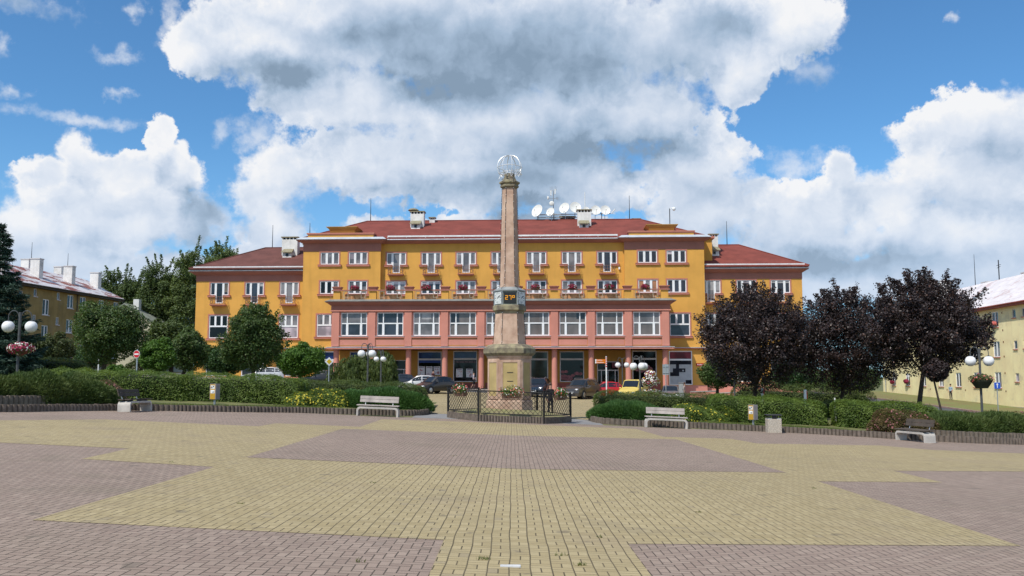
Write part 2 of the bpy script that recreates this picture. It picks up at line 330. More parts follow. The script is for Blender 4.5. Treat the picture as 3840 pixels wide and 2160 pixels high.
def pavers():
    """concrete block paving: yellow blocks in aligned columns, mauve blocks in herringbone (real 20 x 10 cm units)"""
    mats=[]
    for kind in ('mauve','yellow','path'):
        m,nt,out=nodes('paving_'+kind); b=N(nt,'ShaderNodeBsdfPrincipled'); L(nt,b.outputs[0],out.inputs[0])
        tc=N(nt,'ShaderNodeTexCoord').outputs['Object']
        wob=N(nt,'ShaderNodeTexNoise'); L(nt,tc,wob.inputs['Vector']); wob.inputs['Scale'].default_value=.9; wob.inputs['Detail'].default_value=2
        wv=N(nt,'ShaderNodeVectorMath',operation='MULTIPLY_ADD'); L(nt,wob.outputs['Color'],wv.inputs[0]); wv.inputs[1].default_value=(.045,.035,0); L(nt,tc,wv.inputs[2])
        s=N(nt,'ShaderNodeSeparateXYZ'); L(nt,wv.outputs[0],s.inputs[0]); x,y=s.outputs[0],s.outputs[1]
        if kind=='mauve':
            u=math_(nt,'MULTIPLY',x,10.); v=math_(nt,'MULTIPLY',y,10.)
            i=math_(nt,'FLOOR',u); j=math_(nt,'FLOOR',v); fx=math_(nt,'SUBTRACT',u,i); fy=math_(nt,'SUBTRACT',v,j)
            k=math_(nt,'FLOORED_MODULO',math_(nt,'SUBTRACT',i,j),4.)
            eq=lambda n: math_(nt,'COMPARE',k,float(n),.2)
            dl=math_(nt,'ADD',fx,eq(1)); dr=math_(nt,'ADD',math_(nt,'SUBTRACT',1.,fx),eq(0))
            db=math_(nt,'ADD',fy,eq(2)); dt=math_(nt,'ADD',math_(nt,'SUBTRACT',1.,fy),eq(3))
            dist=math_(nt,'MINIMUM',math_(nt,'MINIMUM',dl,dr),math_(nt,'MINIMUM',db,dt)); dist=math_(nt,'MULTIPLY',dist,.1)
            bi=math_(nt,'SUBTRACT',i,eq(1)); bj=math_(nt,'SUBTRACT',j,eq(2))
        else:
            u=math_(nt,'MULTIPLY',x,5.); i=math_(nt,'FLOOR',u); fx=math_(nt,'SUBTRACT',u,i)
            v=math_(nt,'ADD',math_(nt,'MULTIPLY',y,10.),math_(nt,'MULTIPLY',i,1.45)); fl=math_(nt,'FLOOR',math_(nt,'MULTIPLY',v,.25))
            w=math_(nt,'SUBTRACT',v,math_(nt,'MULTIPLY',fl,4.))      # 0..4: two flat blocks, then a pair set on end
            pair=math_(nt,'GREATER_THAN',w,2.)
            dx=math_(nt,'MULTIPLY',math_(nt,'MINIMUM',fx,math_(nt,'SUBTRACT',1.,fx)),.2)
            dm=math_(nt,'ADD',math_(nt,'MULTIPLY',math_(nt,'ABSOLUTE',math_(nt,'SUBTRACT',fx,.5)),.2),math_(nt,'SUBTRACT',1.,pair))
            dy=math_(nt,'MINIMUM',math_(nt,'MINIMUM',w,math_(nt,'ABSOLUTE',math_(nt,'SUBTRACT',w,1.))),math_(nt,'MINIMUM',math_(nt,'ABSOLUTE',math_(nt,'SUBTRACT',w,2.)),math_(nt,'SUBTRACT',4.,w)))
            dist=math_(nt,'MINIMUM',math_(nt,'MINIMUM',dx,dm),math_(nt,'MULTIPLY_ADD',dy,.1,.0015))
            bi=math_(nt,'ADD',i,math_(nt,'MULTIPLY',math_(nt,'GREATER_THAN',fx,.5),math_(nt,'MULTIPLY',pair,.37)))
            bj=math_(nt,'ADD',fl,math_(nt,'MULTIPLY',math_(nt,'MINIMUM',math_(nt,'FLOOR',w),2.),.31))
        joint=ramp(nt,dist,.0088,.0042)
        cb=N(nt,'ShaderNodeCombineXYZ'); L(nt,bi,cb.inputs[0]); L(nt,bj,cb.inputs[1])
        wn=N(nt,'ShaderNodeTexWhiteNoise',noise_dimensions='2D'); L(nt,cb.outputs[0],wn.inputs['Vector'])
        n1=N(nt,'ShaderNodeTexNoise'); L(nt,tc,n1.inputs['Vector']); n1.inputs['Scale'].default_value=.28; n1.inputs['Detail'].default_value=6; n1.inputs['Roughness'].default_value=.62
        n2=N(nt,'ShaderNodeTexNoise'); L(nt,tc,n2.inputs['Vector']); n2.inputs['Scale'].default_value=160; n2.inputs['Detail'].default_value=2
        if kind=='mauve': a,bb,jt,odd=(.275,.205,.165),(.335,.258,.207),(.07,.055,.043),(.235,.185,.14)
        else: a,bb,jt,odd=(.345,.275,.148),(.405,.33,.188),(.085,.068,.040),(.32,.25,.165)
        col=mixc(nt,wn.outputs[0],a,bb)
        col=mixc(nt,math_(nt,'MULTIPLY',ramp(nt,n1.outputs[0],.50,.72),.55),col,odd)
        col=mixc(nt,1.,col,math_(nt,'MULTIPLY_ADD',n2.outputs[0],.5,.75),'MULTIPLY')
        col=mixc(nt,math_(nt,'MULTIPLY',math_(nt,'GREATER_THAN',wn.outputs[0],.985),.3),col,(.16,.13,.11))
        n5=N(nt,'ShaderNodeTexNoise'); L(nt,tc,n5.inputs['Vector']); n5.inputs['Scale'].default_value=1.7; n5.inputs['Detail'].default_value=5; n5.inputs['Roughness'].default_value=.7
        n6=N(nt,'ShaderNodeTexNoise'); L(nt,tc,n6.inputs['Vector']); n6.inputs['Scale'].default_value=.11; n6.inputs['Detail'].default_value=4
        col=mixc(nt,1.,col,math_(nt,'ADD',math_(nt,'MULTIPLY_ADD',n5.outputs[0],.42,.62),math_(nt,'MULTIPLY',n6.outputs[0],.34)),'MULTIPLY')
        n7=N(nt,'ShaderNodeTexNoise'); L(nt,tc,n7.inputs['Vector']); n7.inputs['Scale'].default_value=2.6; n7.inputs['Detail'].default_value=2
        col=mixc(nt,math_(nt,'MULTIPLY',ramp(nt,n7.outputs[0],.66,.74),.5),col,(.13,.11,.085))
        n8=N(nt,'ShaderNodeTexNoise'); L(nt,tc,n8.inputs['Vector']); n8.inputs['Scale'].default_value=.5; n8.inputs['Detail'].default_value=7; n8.inputs['Roughness'].default_value=.7
        col=mixc(nt,math_(nt,'MULTIPLY',ramp(nt,n8.outputs[0],.54,.68),.35),col,(.21,.175,.125))
        col=mixc(nt,math_(nt,'MULTIPLY',joint,math_(nt,'MULTIPLY',ramp(nt,n5.outputs[0],.60,.68),.8)),col,(.07,.10,.03))
        col=mixc(nt,math_(nt,'MULTIPLY',joint,math_(nt,'MULTIPLY_ADD',n5.outputs[0],.9,.45)),col,jt)
        L(nt,col,b.inputs['Base Color']); b.inputs['Roughness'].default_value=.85; b.inputs['Specular IOR Level'].default_value=.25
        hh=math_(nt,'ADD',math_(nt,'MULTIPLY',math_(nt,'SUBTRACT',1.,joint),.6),math_(nt,'MULTIPLY',wn.outputs[0],.25))
        hh=math_(nt,'ADD',hh,math_(nt,'MULTIPLY',n2.outputs[0],.12))
        bp=N(nt,'ShaderNodeBump'); bp.inputs['Strength'].default_value=.55; bp.inputs['Distance'].default_value=.006
        L(nt,hh,bp.inputs['Height']); L(nt,bp.outputs[0],b.inputs['Normal'])
        mats.append(m)
    return mats
PM,PY,PP=pavers()
def poly(name,pts,off,mat,kind='structure'):
    me=bpy.data.meshes.new(name); bm=bmesh.new()
    vs=[bm.verts.new((x,y,zt(x,y)+off)) for x,y in pts]; f=bm.faces.new(vs); bmesh.ops.triangulate(bm,faces=[f]); bmesh.ops.recalc_face_normals(bm,faces=bm.faces)
    for q in bm.faces:
        if q.normal.z<0: q.normal_flip()
    bm.to_mesh(me); bm.free(); o=link(me,name,mat); return tag(o,kind=kind)
# mauve field over the whole square, yellow bands laid 4 mm above
poly('square_paving',[(-60,-14),(60,-14),(60,41.9),(-60,41.9)],0,PM)
yl=[(-.68,-14),(-.73,9.94),(-5.25,10.13),(-5.34,16.53),(-7.95,16.98),(-8.16,19.57),(-11.02,19.75),(-50,19.4),(-50,27.2),(-15.35,27.44),(-13.43,30.2),(-8.25,29.8),(-8.28,32.1),(-5.3,32.0),(-5.5,38.7),(-2.8,39.4),
    (2.8,39.4),(5.3,39.4),(5.54,33.6),(8.15,34.1),(8.47,31.6),(13.5,33.6),(14.6,32),(17.9,32.1),(50,34),(50,25.5),(13.07,23.49),(9.1,21.96),(9.05,19.38),(6.13,18.46),(6.12,11.16),(1.27,10.17),(1.28,-14)]
poly('yellow_paving',yl,.004,PY)
poly('mauve_paving',[(-5.38,18.6),(.2,18.5),(6.02,20.2),(5.75,32.1),(.2,30.45),(-5.6,30.3)],.008,PM)
q=gnd(1914,8.66); b_=MB(); b_.box(q.x-.095,q.x+.095,q.y-.045,q.y+.045,q.z-.05,q.z+.012); tag(b_.build('pale_paver',M('pale_paver',(.55,.55,.54),.8,.1,9)),kind='structure')
ASPH=M('asphalt',(.085,.085,.09),.9,.18,.5,.5,90)
CONC=M('concrete',(.34,.32,.29),.88,.14,2.,.4,70,streak=.3)
GREYP=M('grey_slab',(.23,.225,.225),.88,.12,1.2,.3,60)
rg=lambda a,b,s: [a+(b-a)*i/max(1,round((b-a)/s)) for i in range(max(1,round((b-a)/s))+1)]
def cl(*a): return sorted({round(v,4) for l in a for v in l})
# strip of grey slabs, then the yellow way between the beds, then the lane and the pavement before the town building
sheet('slab_strip',rg(-4.6,4.2,2.2),[41.9,42,46.2],.002,GREYP)
sheet('path',[-7,-4.6,-2,0,2,4.2,7],[46.2,48,54,60,66,72,76],.006,PP)
sheet('parking_lane',cl(rg(-36,36,4)),[76,80,84],.0,PP)
sheet('road',cl(rg(-36,36,4)),[84,86,88],.004,ASPH)
mk=MB()
for s in range(-30,31,3): pass
kb=MB()
X=rg(-36,36,2)
for i in range(len(X)-1):
    a,b=X[i],X[i+1]
    za,zb=zt(a,88),zt(b,88)
    kb.add([(a,88,za-.1),(b,88,zb-.1),(b,88.25,zb-.1),(a,88.25,za-.1),(a,88,za+.12),(b,88,zb+.12),(b,88.25,zb+.12),(a,88.25,za+.12)],[(0,1,5,4),(4,5,6,7),(2,3,7,6)])
tag(kb.build('kerb',CONC),kind='structure')
sheet('pavement',cl(rg(-36,36,4)),[88.25,90,95,96.5],.118,M('pavement_slab',(.36,.30,.27),.88,.12,1.,.3,60))
# street that climbs past the cream building on the right, with its kerb; street on the left behind the trees
sheet('side_street',cl(rg(33,40.5,1.25)),cl(rg(40,140,4)),.03,ASPH)
sheet('left_street',cl([-44,-42,-40,-38]),cl(rg(30,130,4),[42]),.03,ASPH)
kb=MB(); Yk=rg(40,140,2)
for i in range(len(Yk)-1):
    a,b=Yk[i],Yk[i+1]
    for x0,x1 in ((40.5,40.7),):
        za,zb=zt(x0,a),zt(x0,b)
        kb.add([(x0,a,za-.1),(x1,a,za-.1),(x1,b,zb-.1),(x0,b,zb-.1),(x0,a,za+.15),(x1,a,za+.15),(x1,b,zb+.15),(x0,b,zb+.15)],[(4,5,6,7),(0,3,7,4)])
tag(kb.build('street_kerb',M('kerb_red',(.30,.2,.17),.9,.15,2)),kind='structure')
DRY=M('dry_grass',(.27,.20,.085),.95,.3,.33,.6,18,tint=(.13,.16,.045))
sheet('verge',cl([40.7,43,45,47,49,51,53,55]),cl(rg(40,140,4)),.045,DRY)

# ---------------------------------------------------------------- planting beds with palisade edging
SOIL=M('bed_soil',(.10,.085,.05),.95,.3,2,.6,40,tint=(.09,.11,.035))
PAL=M('palisade_concrete',(.155,.125,.102),.9,.25,6,.4,60,streak=.5)
EL=[(-24,24.5),(-18.6,31.4),(-17.6,32.6),(-17.2,34.1),(-16,36.8),(-15.15,37.95),(-13.65,38.9),(-11.95,40.1),(-9.9,42.0),(-7.5,42.5),(-5.4,42.9),(-4.35,43.8),(-4.1,45.5),(-4.6,50),(-6.5,56)]
ER=[(6.2,56),(4.4,50),(3.8,45.6),(4.1,43.2),(4.9,42.6),(6.1,42.5),(8.4,42.7),(10.4,42.3),(12.95,41.8),(15.9,40.3),(17.4,38.9),(19.1,38.5),(21.8,39.0),(30,42)]
def resample(pts,st):
    out=[Vector(pts[0])]; 
    for a,b in zip(pts[:-1],pts[1:]):
        a,b=Vector(a),Vector(b); n=max(1,int((b-a).length/st))
        out+=[a.lerp(b,(i+1)/n) for i in range(n)]
    return out
def smoothpl(pts,it=2):
    p=[Vector(q) for q in pts]
    for _ in range(it):
        q=[p[0]]
        for a,b in zip(p[:-1],p[1:]): q+=[a.lerp(b,.25),a.lerp(b,.75)]
        q.append(p[-1]); p=q
    return p
def palisade(name,pts,h,label,side=1,dia=.15,off=0.,zoff=0.,group=None):
    """scalloped wall of round palisade posts along a line; one continuous body"""
    P=resample([tuple(p) for p in pts],dia); out=[]; inn=[]; hs=[]
    for i in range(len(P)-1):
        a,b=P[i],P[i+1]; t=(b-a).normalized(); n=Vector((t.y,-t.x))*side; L_=(b-a).length
        dh=random.uniform(-.012,.012)
        for k in range(5):
            s=k/5; c=math.sqrt(max(0,1-(2*s-1)**2)) if k else .0
            p=a.lerp(b,s)+n*(off+dia*.5*c); out.append(p); inn.append(a.lerp(b,s)-n*(.06-off)); hs.append(dh)
    v=[];f=[]
    for p,q,dh in zip(out,inn,hs):
        zb=zt(p.x,p.y)+zoff
        v+=[(p.x,p.y,zb-.08),(p.x,p.y,zb+h+dh),(q.x,q.y,zb+h+dh),(q.x,q.y,zb-.08)]
    n=len(out)
    for i in range(n-1):
        a,b=4*i,4*(i+1); f+=[(a,b,b+1,a+1),(a+1,b+1,b+2,a+2),(a+2,b+2,b+3,a+3)]
    o=MB().add(v,f).build(name,PAL); return tag(o,label,'edging',group)
GP='palisade edgings round the planted beds'
SL=smoothpl(EL); SR=smoothpl(ER)
palisade('palisade_edging',SL,.27,'long row of grey brown palisade posts edging the left planting bed',side=1,group=GP)
palisade('palisade_edging',SR,.27,'long row of brown palisade posts edging the right planting bed behind the litter bin',side=1,group=GP)
# upper tiers at both outer ends
palisade('palisade_edging',smoothpl([(-24.3,24.9),(-19,31.8),(-18.1,33.2),(-17.7,34.9),(-16.9,36.6)]),.56,'short upper tier of palisade posts below the juniper at the far left',side=1,group=GP)
palisade('palisade_edging',smoothpl([(17.6,39.5),(19.2,39.1),(21.8,39.6),(30,42.6)]),.46,'short upper tier of palisade posts below the juniper at the far right',side=1,group=GP)
def bed(name,front,back):
    n=len(front); m=8; V=[];Q=[]
    for i in range(n):
        a=front[i]; b=back[i]
        for k in range(m+1):
            p=a.lerp(b,k/m); V.append((p.x,p.y,zt(p.x,p.y)+.2+.02*math.sin(p.x*1.3+p.y)))
    for i in range(n-1):
        for k in range(m): Q.append((i*(m+1)+k,(i+1)*(m+1)+k,(i+1)*(m+1)+k+1,i*(m+1)+k+1))
    o=fastmesh(name,np.array(V),np.array(Q),M('bed_turf',(.10,.115,.035),.95,.3,1.4,.6,40,tint=(.15,.15,.055))); return tag(o,kind='structure')
fl=[Vector(p) for p in SL if p[1]<47]; fr=[Vector(p) for p in SR if p[1]<47]
bed('planting_bed',fl,[Vector((-40+(35.4)*i/(len(fl)-1),56)) for i in range(len(fl))])
bed('planting_bed',fr,[Vector((5+(40)*i/(len(fr)-1),56-.0*i)) for i in range(len(fr))])
# ---------------------------------------------------------------- the town building
YEL=M('ochre_render',(.655,.34,.072),.9,.09,.35,.35,120,streak=.2)
PNK=M('pink_render',(.57,.235,.178),.9,.07,.5,.35,120,streak=.1)
PNK2=M('brown_pink_render',(.36,.15,.115),.9,.08,.5,.35,120,streak=.12)
SILL=M('sill_pink',(.48,.185,.135),.85,.08,1,.2,80)
RED=M('red_roof_felt',(.195,.048,.035),.95,.16,.7,.5,45,streak=.1)
BRN=M('brown_roof_felt',(.130,.050,.041),.95,.16,.7,.5,45)
ZINC=M('zinc_sheet',(.50,.54,.58),.45,.12,1.2,.05,30,metal=.15,streak=.25)
GALV=M('galvanised_steel',(.50,.52,.53),.4,.12,5,.05,40,metal=.7)
WHT=M('white_frame_paint',(.80,.81,.82),.45,.04,3,0,40)
CHIM=M('white_chimney_render',(.72,.71,.69),.9,.1,1.5,.4,60,streak=.3,dirt=.35)
DARKM=M('dark_steel',(.035,.035,.038),.5,.2,8,.1,60,metal=.4)
RUST=M('rusty_railing',(.22,.11,.075),.7,.25,9,.2,60)
TILEV=M('mossy_cap_tile',(.26,.23,.15),.9,.2,6,.4,60)
def glassm(name,rgb,rough=.06,stripes=0.,rgb2=None,spec=.5):
    m,nt,out=nodes(name); b=N(nt,'ShaderNodeBsdfPrincipled'); L(nt,b.outputs[0],out.inputs[0])
    tc=N(nt,'ShaderNodeTexCoord').outputs['Object']; n=N(nt,'ShaderNodeTexNoise'); L(nt,tc,n.inputs['Vector']); n.inputs['Scale'].default_value=.8; n.inputs['Detail'].default_value=2
    col=mixc(nt,ramp(nt,n.outputs[0],.35,.65),tuple(c*.6 for c in rgb),tuple(c*1.35 for c in rgb))
    if stripes:
        s=N(nt,'ShaderNodeSeparateXYZ'); L(nt,tc,s.inputs[0])
        w=math_(nt,'SINE',math_(nt,'MULTIPLY',s.outputs[0],stripes)); col=mixc(nt,ramp(nt,w,-.2,.7),col,rgb2)
    L(nt,col,b.inputs['Base Color']); b.inputs['Roughness'].default_value=rough; b.inputs['Specular IOR Level'].default_value=spec
    return m
GD=glassm('glass_dark_room',(.022,.024,.032)); GB=glassm('glass_blue_room',(.030,.036,.050)); GC=glassm('glass_net_curtain',(.17,.16,.165),.10)
GS=glassm('glass_vertical_blinds',(.075,.062,.062),.08,54.,(.24,.21,.19)); GL=glassm('glass_lilac_blind',(.40,.34,.37),.12); GO=glassm('glass_orange_curtain',(.30,.13,.06),.1)
GX=glassm('glass_black_room',(.006,.006,.006),.05,spec=.3); GN=glassm('glass_navy_blind',(.008,.02,.11),.15); GM=glassm('glass_maroon_blind',(.16,.02,.03),.2); GG=glassm('glass_green_room',(.028,.036,.026),.06)
GN2=glassm('glass_white_net',(.30,.29,.29),.2); GT=glassm('glass_tan_blind',(.20,.16,.12),.2)
A_=R(2.5)
TB=thing('town_building','long ochre town building with pink portico, shop arcade and red hipped roofs','building',(-1.05,95.6,0),-A_)
def tbw(x,y,z=0):
    c,s=math.cos(-A_),math.sin(-A_); return Vector((-1.05+x*c-y*s,95.6+x*s+y*c,z))
def window(par,x,z0,z1,w,y,kind='tri',glass=None,sill=True,surround=None,zd=None,frame=WHT,fd=.075,open_=False):
    m=MB(); a,b=x-w/2,x+w/2; f0,f1=y+fd-.05,y+fd+.05; t=.095
    if kind=='door':
        c,d=x-.40,x+.40
        for u,v in ((a,c),(d,b)): m.box(u,v,f0,f1,z0,z0+t)
        m.box(a,b,f0,f1,z1-t,z1); m.box(a,a+t,f0,f1,z0+t,z1-t); m.box(b-t,b,f0,f1,z0+t,z1-t)
        m.box(c-.13,c+.10,f0-.01,f1,z0,z1-t); m.box(d-.10,d+.13,f0-.01,f1,z0,z1-t)
        m.box(c,c+.10,f0-.01,f1,zd,z0); m.box(d-.10,d,f0-.01,f1,zd,z0); m.box(c+.1,d-.1,f0-.01,f1,zd,zd+.1)
    else:
        m.box(a,b,f0,f1,z0,z0+.09); m.box(a,b,f0,f1,z1-t,z1); m.box(a,a+t,f0,f1,z0+.09,z1-t); m.box(b-t,b,f0,f1,z0+.09,z1-t)
        if kind=='tri':
            for k in (1,2): q=a+w*k/3; m.box(q-.12,q+.12,f0-.01,f1,z0+.09,z1-t)
        elif kind=='two':
            m.box(x-.08,x+.08,f0-.01,f1,z0+.09,z1-t)
        elif kind=='one': pass
        elif kind=='low':
            zm=z0+(z1-z0)*.52
            m.box(a+t,b-t,f0-.01,f1,zm-.08,zm+.08)
            for k in (1,2): q=a+w*k/3; m.box(q-.1,q+.1,f0-.012,f1,zm+.08,z1-t)
        elif kind=='six':
            zm=z0+(z1-z0)*.53
            for q,e in ((a+w*.235,.085),(a+w*.765,.085)):
                m.box(q-e*.6,q+e*.6,f0-.01,f1,zm+.05,z1-t); m.box(q-e*1.35,q+e*1.35,f0-.01,f1,z0+.09,zm-.05)
            m.box(a+t,b-t,f0-.012,f1,zm-.06,zm+.06)
        elif kind=='shop':
            zm=z0+(z1-z0)*.74; m.box(a+t,b-t,f0-.01,f1,zm-.09,zm+.09)
    o=m.build('window' if kind!='shop' else 'shop_window',frame,par)
    p=MB()
    if kind=='door':
        p.quad((a,y+fd,z0),(b,y+fd,z0),(b,y+fd,z1),(a,y+fd,z1)); p.quad((c,y+fd+.005,zd),(d,y+fd+.005,zd),(d,y+fd+.005,z0),(c,y+fd+.005,z0))
        p.build('pane',glass or GC,o,recalc=False)
    elif kind=='low' and isinstance(glass,tuple):
        p.quad((a,y+fd,zm),(b,y+fd,zm),(b,y+fd,z1),(a,y+fd,z1)).build('pane',glass[0],o,recalc=False)
        MB().quad((a,y+fd,z0),(b,y+fd,z0),(b,y+fd,zm),(a,y+fd,zm)).build('pane',glass[1],o,recalc=False)
    elif kind=='shop':
        p.quad((a,y+fd,zm),(b,y+fd,zm),(b,y+fd,z1),(a,y+fd,z1)).build('pane',glass[0],o,recalc=False)
        MB().quad((a,y+fd,z0),(b,y+fd,z0),(b,y+fd,zm),(a,y+fd,zm)).build('pane',glass[1],o,recalc=False)
    else:
        p.quad((a,y+fd,z0),(b,y+fd,z0),(b,y+fd,z1),(a,y+fd,z1)).build('pane',glass or GC,o,recalc=False)
    if kind in('tri','door','six','two') and random.random()<.6:
        s=MB(); zz=z1-(z1-z0)*random.choice((.22,.3,.42,.55,.75)); xa,xb=random.choice(((a,b),(a,b),(a,a+w*.36),(b-w*.36,b),(a+w*.33,a+w*.67)))
        s.quad((xa,y+fd-.004,zz),(xb,y+fd-.004,zz),(xb,y+fd-.004,z1),(xa,y+fd-.004,z1)); s.build('blind',random.choice((GC,GL,GD,GN2,GT)),o,recalc=False)
    if surround:
        s=MB(); e=.13
        s.box(a-e,a,y-.035,y+.04,z0,z1+e); s.box(b,b+e,y-.035,y+.04,z0,z1+e); s.box(a,b,y-.033,y+.04,z1,z1+e)
        s.build('surround',surround,o)
    if sill:
        s=MB()
        if kind=='door':
            s.box(a-.25,x-.42,y-.16,y+.02,z0-.21,z0-.04); s.box(a-.27,x-.42,y-.19,y+.05,z0-.04,z0); s.build('sill',SILL,o); s=MB()
            s.box(x+.42,b+.25,y-.16,y+.02,z0-.21,z0-.04); s.box(x+.42,b+.27,y-.19,y+.05,z0-.04,z0)
        else:
            s.box(a-.25,b+.25,y-.16,y+.02,z0-.22,z0-.04); s.box(a-.27,b+.27,y-.19,y+.05,z0-.04,z0)
        s.build('sill',SILL,o)
    return o
def balcony(par,x,y,zs):
    s=MB(); s.frus((x-.72,x+.72,y-.5,y+.02),zs-.16,(x-.83,x+.83,y-.6,y+.02),zs-.06); s.box(x-.86,x+.86,y-.64,y+.02,zs-.06,zs)
    o=s.build('balcony',SILL,par); m=MB(); h=.82
    for q in (0.1,.45,h): m.tube([(x-.78,y,zs+q),(x-.78,y-.55,zs+q),(x+.78,y-.55,zs+q),(x+.78,y,zs+q)],.017,5)
    for k in range(7):
        q=x-.78+1.56*k/6; m.tube([(q,y-.55,zs),(q,y-.55,zs+h)],.016,5)
    for sx in (-.78,.78):
        m.tube([(x+sx,y-.3,zs),(x+sx,y-.3,zs+h)],.016,5)
        for q in (.28,.62): m.tube([(x+sx*.78+.16*math.cos(t),y-.57,zs+q+.13*math.sin(t)) for t in [2*PI*i/10 for i in range(11)]],.02,4)
    m.build('railing',RUST,o)
# ---- walls
W3=(13.72,15.02); W2=(10.58,11.95); xr=[-.1+3.74*k for k in range(-3,4)]; xs_=[-18.35,-15.3,15.3,18.3]
glass3=[GC,GC,GC,GC,GC,GC,GB]; glass2=[GC,GB,GC,GC,GC,GC,GD]
ops=[]
for x in xr:
    ops+=[(x-1.03,x-.40,*W3,'r'),(x-.40,x+.40,12.84,W3[1],'lr'),(x+.40,x+1.03,*W3,'l'),(x-1.03,x+1.03,*W2)]
m=MB().wall(-12.9,12.9,4.0,16.4,0,ops)
m.quad((-21.2,15,-1),(-21.2,15,16.4),(21.2,15,16.4),(21.2,15,-1))
m.build('wall',YEL,TB)
for sx in (-1,1):
    x0,x1=(-21.2,-12.9) if sx<0 else (12.9,21.2)
    ops=[(x-1.0,x+1.0,*W3) for x in xs_ if x*sx>0]+[(x-1.0,x+1.0,*W2) for x in xs_ if x*sx>0]
    lx=sx*18.55; ops.append((lx-1.05,lx+1.05,6.05,8.4)); sh=(sx*18.55-1.2,sx*18.55+1.2,1.0,4.5); ops.append(sh)
    m=MB().wall(x0,x1,-1.5,16.4,-.6,ops)
    for q in (x0,x1): m.quad((q,-.6,-1.5),(q,15,-1.5),(q,15,16.4),(q,-.6,16.4))
    m.build('wall',YEL,TB)
    f=MB(); f.box(x0-.03,x1+.03,-.63,-.5,15.12,16.0); f.build('frieze',PNK2,TB)
    f=MB(); f.frus((x0-.1,x1+.1,-.7,0),15.98,(x0-.55,x1+.55,-1.2,0),16.22); f.box(x0-.62,x1+.62,-1.28,0,16.22,16.34); f.build('cornice',PNK2,TB)
    z=MB(); z.frus((x0-.70,x1+.70,-1.36,.4),16.34,(x0-.30,x1+.30,-.95,.4),16.62); z.build('eaves_flashing',ZINC,TB)
    xa,xb=(-20.8,-13.75) if sx<0 else (13.4,20.2)
    b=MB(); b.box(xa,xb,-.45,2.2,16.5,17.02); b.build('attic',YEL,TB)
    b=MB(); b.box(xa-.12,xb+.12,-.57,2.32,17.02,17.14); b.frus((xa,xb,-.45,2.2),16.9,(xa-.1,xb+.1,-.55,2.3),17.02); b.build('attic_cap',SILL,TB)
    xc=(xa+xb)/2+.1; b=MB(); b.box(xc-1.32,xc+1.32,-.1,2.0,17.14,17.45); b.build('attic',YEL,TB)
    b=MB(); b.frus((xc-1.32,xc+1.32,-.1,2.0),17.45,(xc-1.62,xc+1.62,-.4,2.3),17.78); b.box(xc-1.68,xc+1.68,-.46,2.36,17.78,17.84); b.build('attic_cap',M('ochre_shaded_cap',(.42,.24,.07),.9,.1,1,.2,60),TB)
f=MB(); f.frus((-12.85,12.85,-.1,.3),15.98,(-12.85,12.85,-.6,.3),16.2); f.box(-12.27,12.27,-.68,.3,16.2,16.32); f.build('cornice',PNK2,TB)
z=MB(); z.frus((-12.2,12.2,-.76,.6),16.32,(-12.2,12.2,-.35,.6),16.6); z.build('eaves_flashing',ZINC,TB)
def snowguard(x0,x1,y,z):
    m=MB(); m.box(x0,x1,y-.03,y+.03,z+.12,z+.28)
    n=int((x1-x0)/1.9)
    for k in range(n+1): q=x0+(x1-x0)*k/n; m.box(q-.025,q+.025,y-.02,y+.25,z,z+.1)
    m.build('snow_guard',M('pale_snow_guard',(.72,.74,.75),.5,.1,2),TB)
snowguard(-12.2,12.2,-.5,16.52)
for i,x in enumerate(xr):
    window(TB,x,*W3,2.06,0,'door',glass3[i],True,SILL,12.84); balcony(TB,x,0,12.68)
    window(TB,x,*W2,2.06,0,'tri',glass2[i],True,SILL)
for i,x in enumerate(xs_):
    window(TB,x,*W3,2.0,-.6,'tri',[GC,GC,GB,GD][i],True,SILL); window(TB,x,*W2,2.0,-.6,'tri',[GX,GC,GO,GB][i],True,SILL)
window(TB,-18.55,6.05,8.4,2.1,-.6,'low',(GC,GL),True,SILL); window(TB,18.55,6.05,8.4,2.1,-.6,'low',(GD,GB),True,SILL)
# ---- roofs (hipped, felted)
def hip(x0,x1,y0,y1,ze,xa,xb,yr,zr,mat,par=TB,gl=False,gr=False):
    m=MB(); v=[(x0,y0,ze),(x1,y0,ze),(x1,y1,ze),(x0,y1,ze),(xa,yr,zr),(xb,yr,zr)]
    v+=[(x,y,z-.12) for x,y,z in v[:4]]
    m.add(v,[(0,1,5,4),(1,2,5),(2,3,4,5),(3,0,4),(6,7,1,0),(7,8,2,1),(8,9,3,2),(9,6,0,3),(6,9,8,7)])
    # ridge and hip cappings
    o=m.build('roof',mat,par); c=MB()
    for a,b in ((4,5),(0,4),(1,5)): c.tube([Vector(v[a])+Vector((0,0,.02)),Vector(v[b])+Vector((0,0,.02))],.07,6)
    c.build('ridge_capping',mat,o); return o
RF=hip(-21.6,21.6,-.62,14.9,16.52,-16.0,15.3,7.1,19.7,RED)
WL=hip(-33.7,-21.0,-.35,14.6,13.42,-27.8,-21.0,7.1,16.68,BRN)
WR=hip(21.0,32.1,-.35,14.6,13.42,21.0,26.4,7.1,16.68,RED)
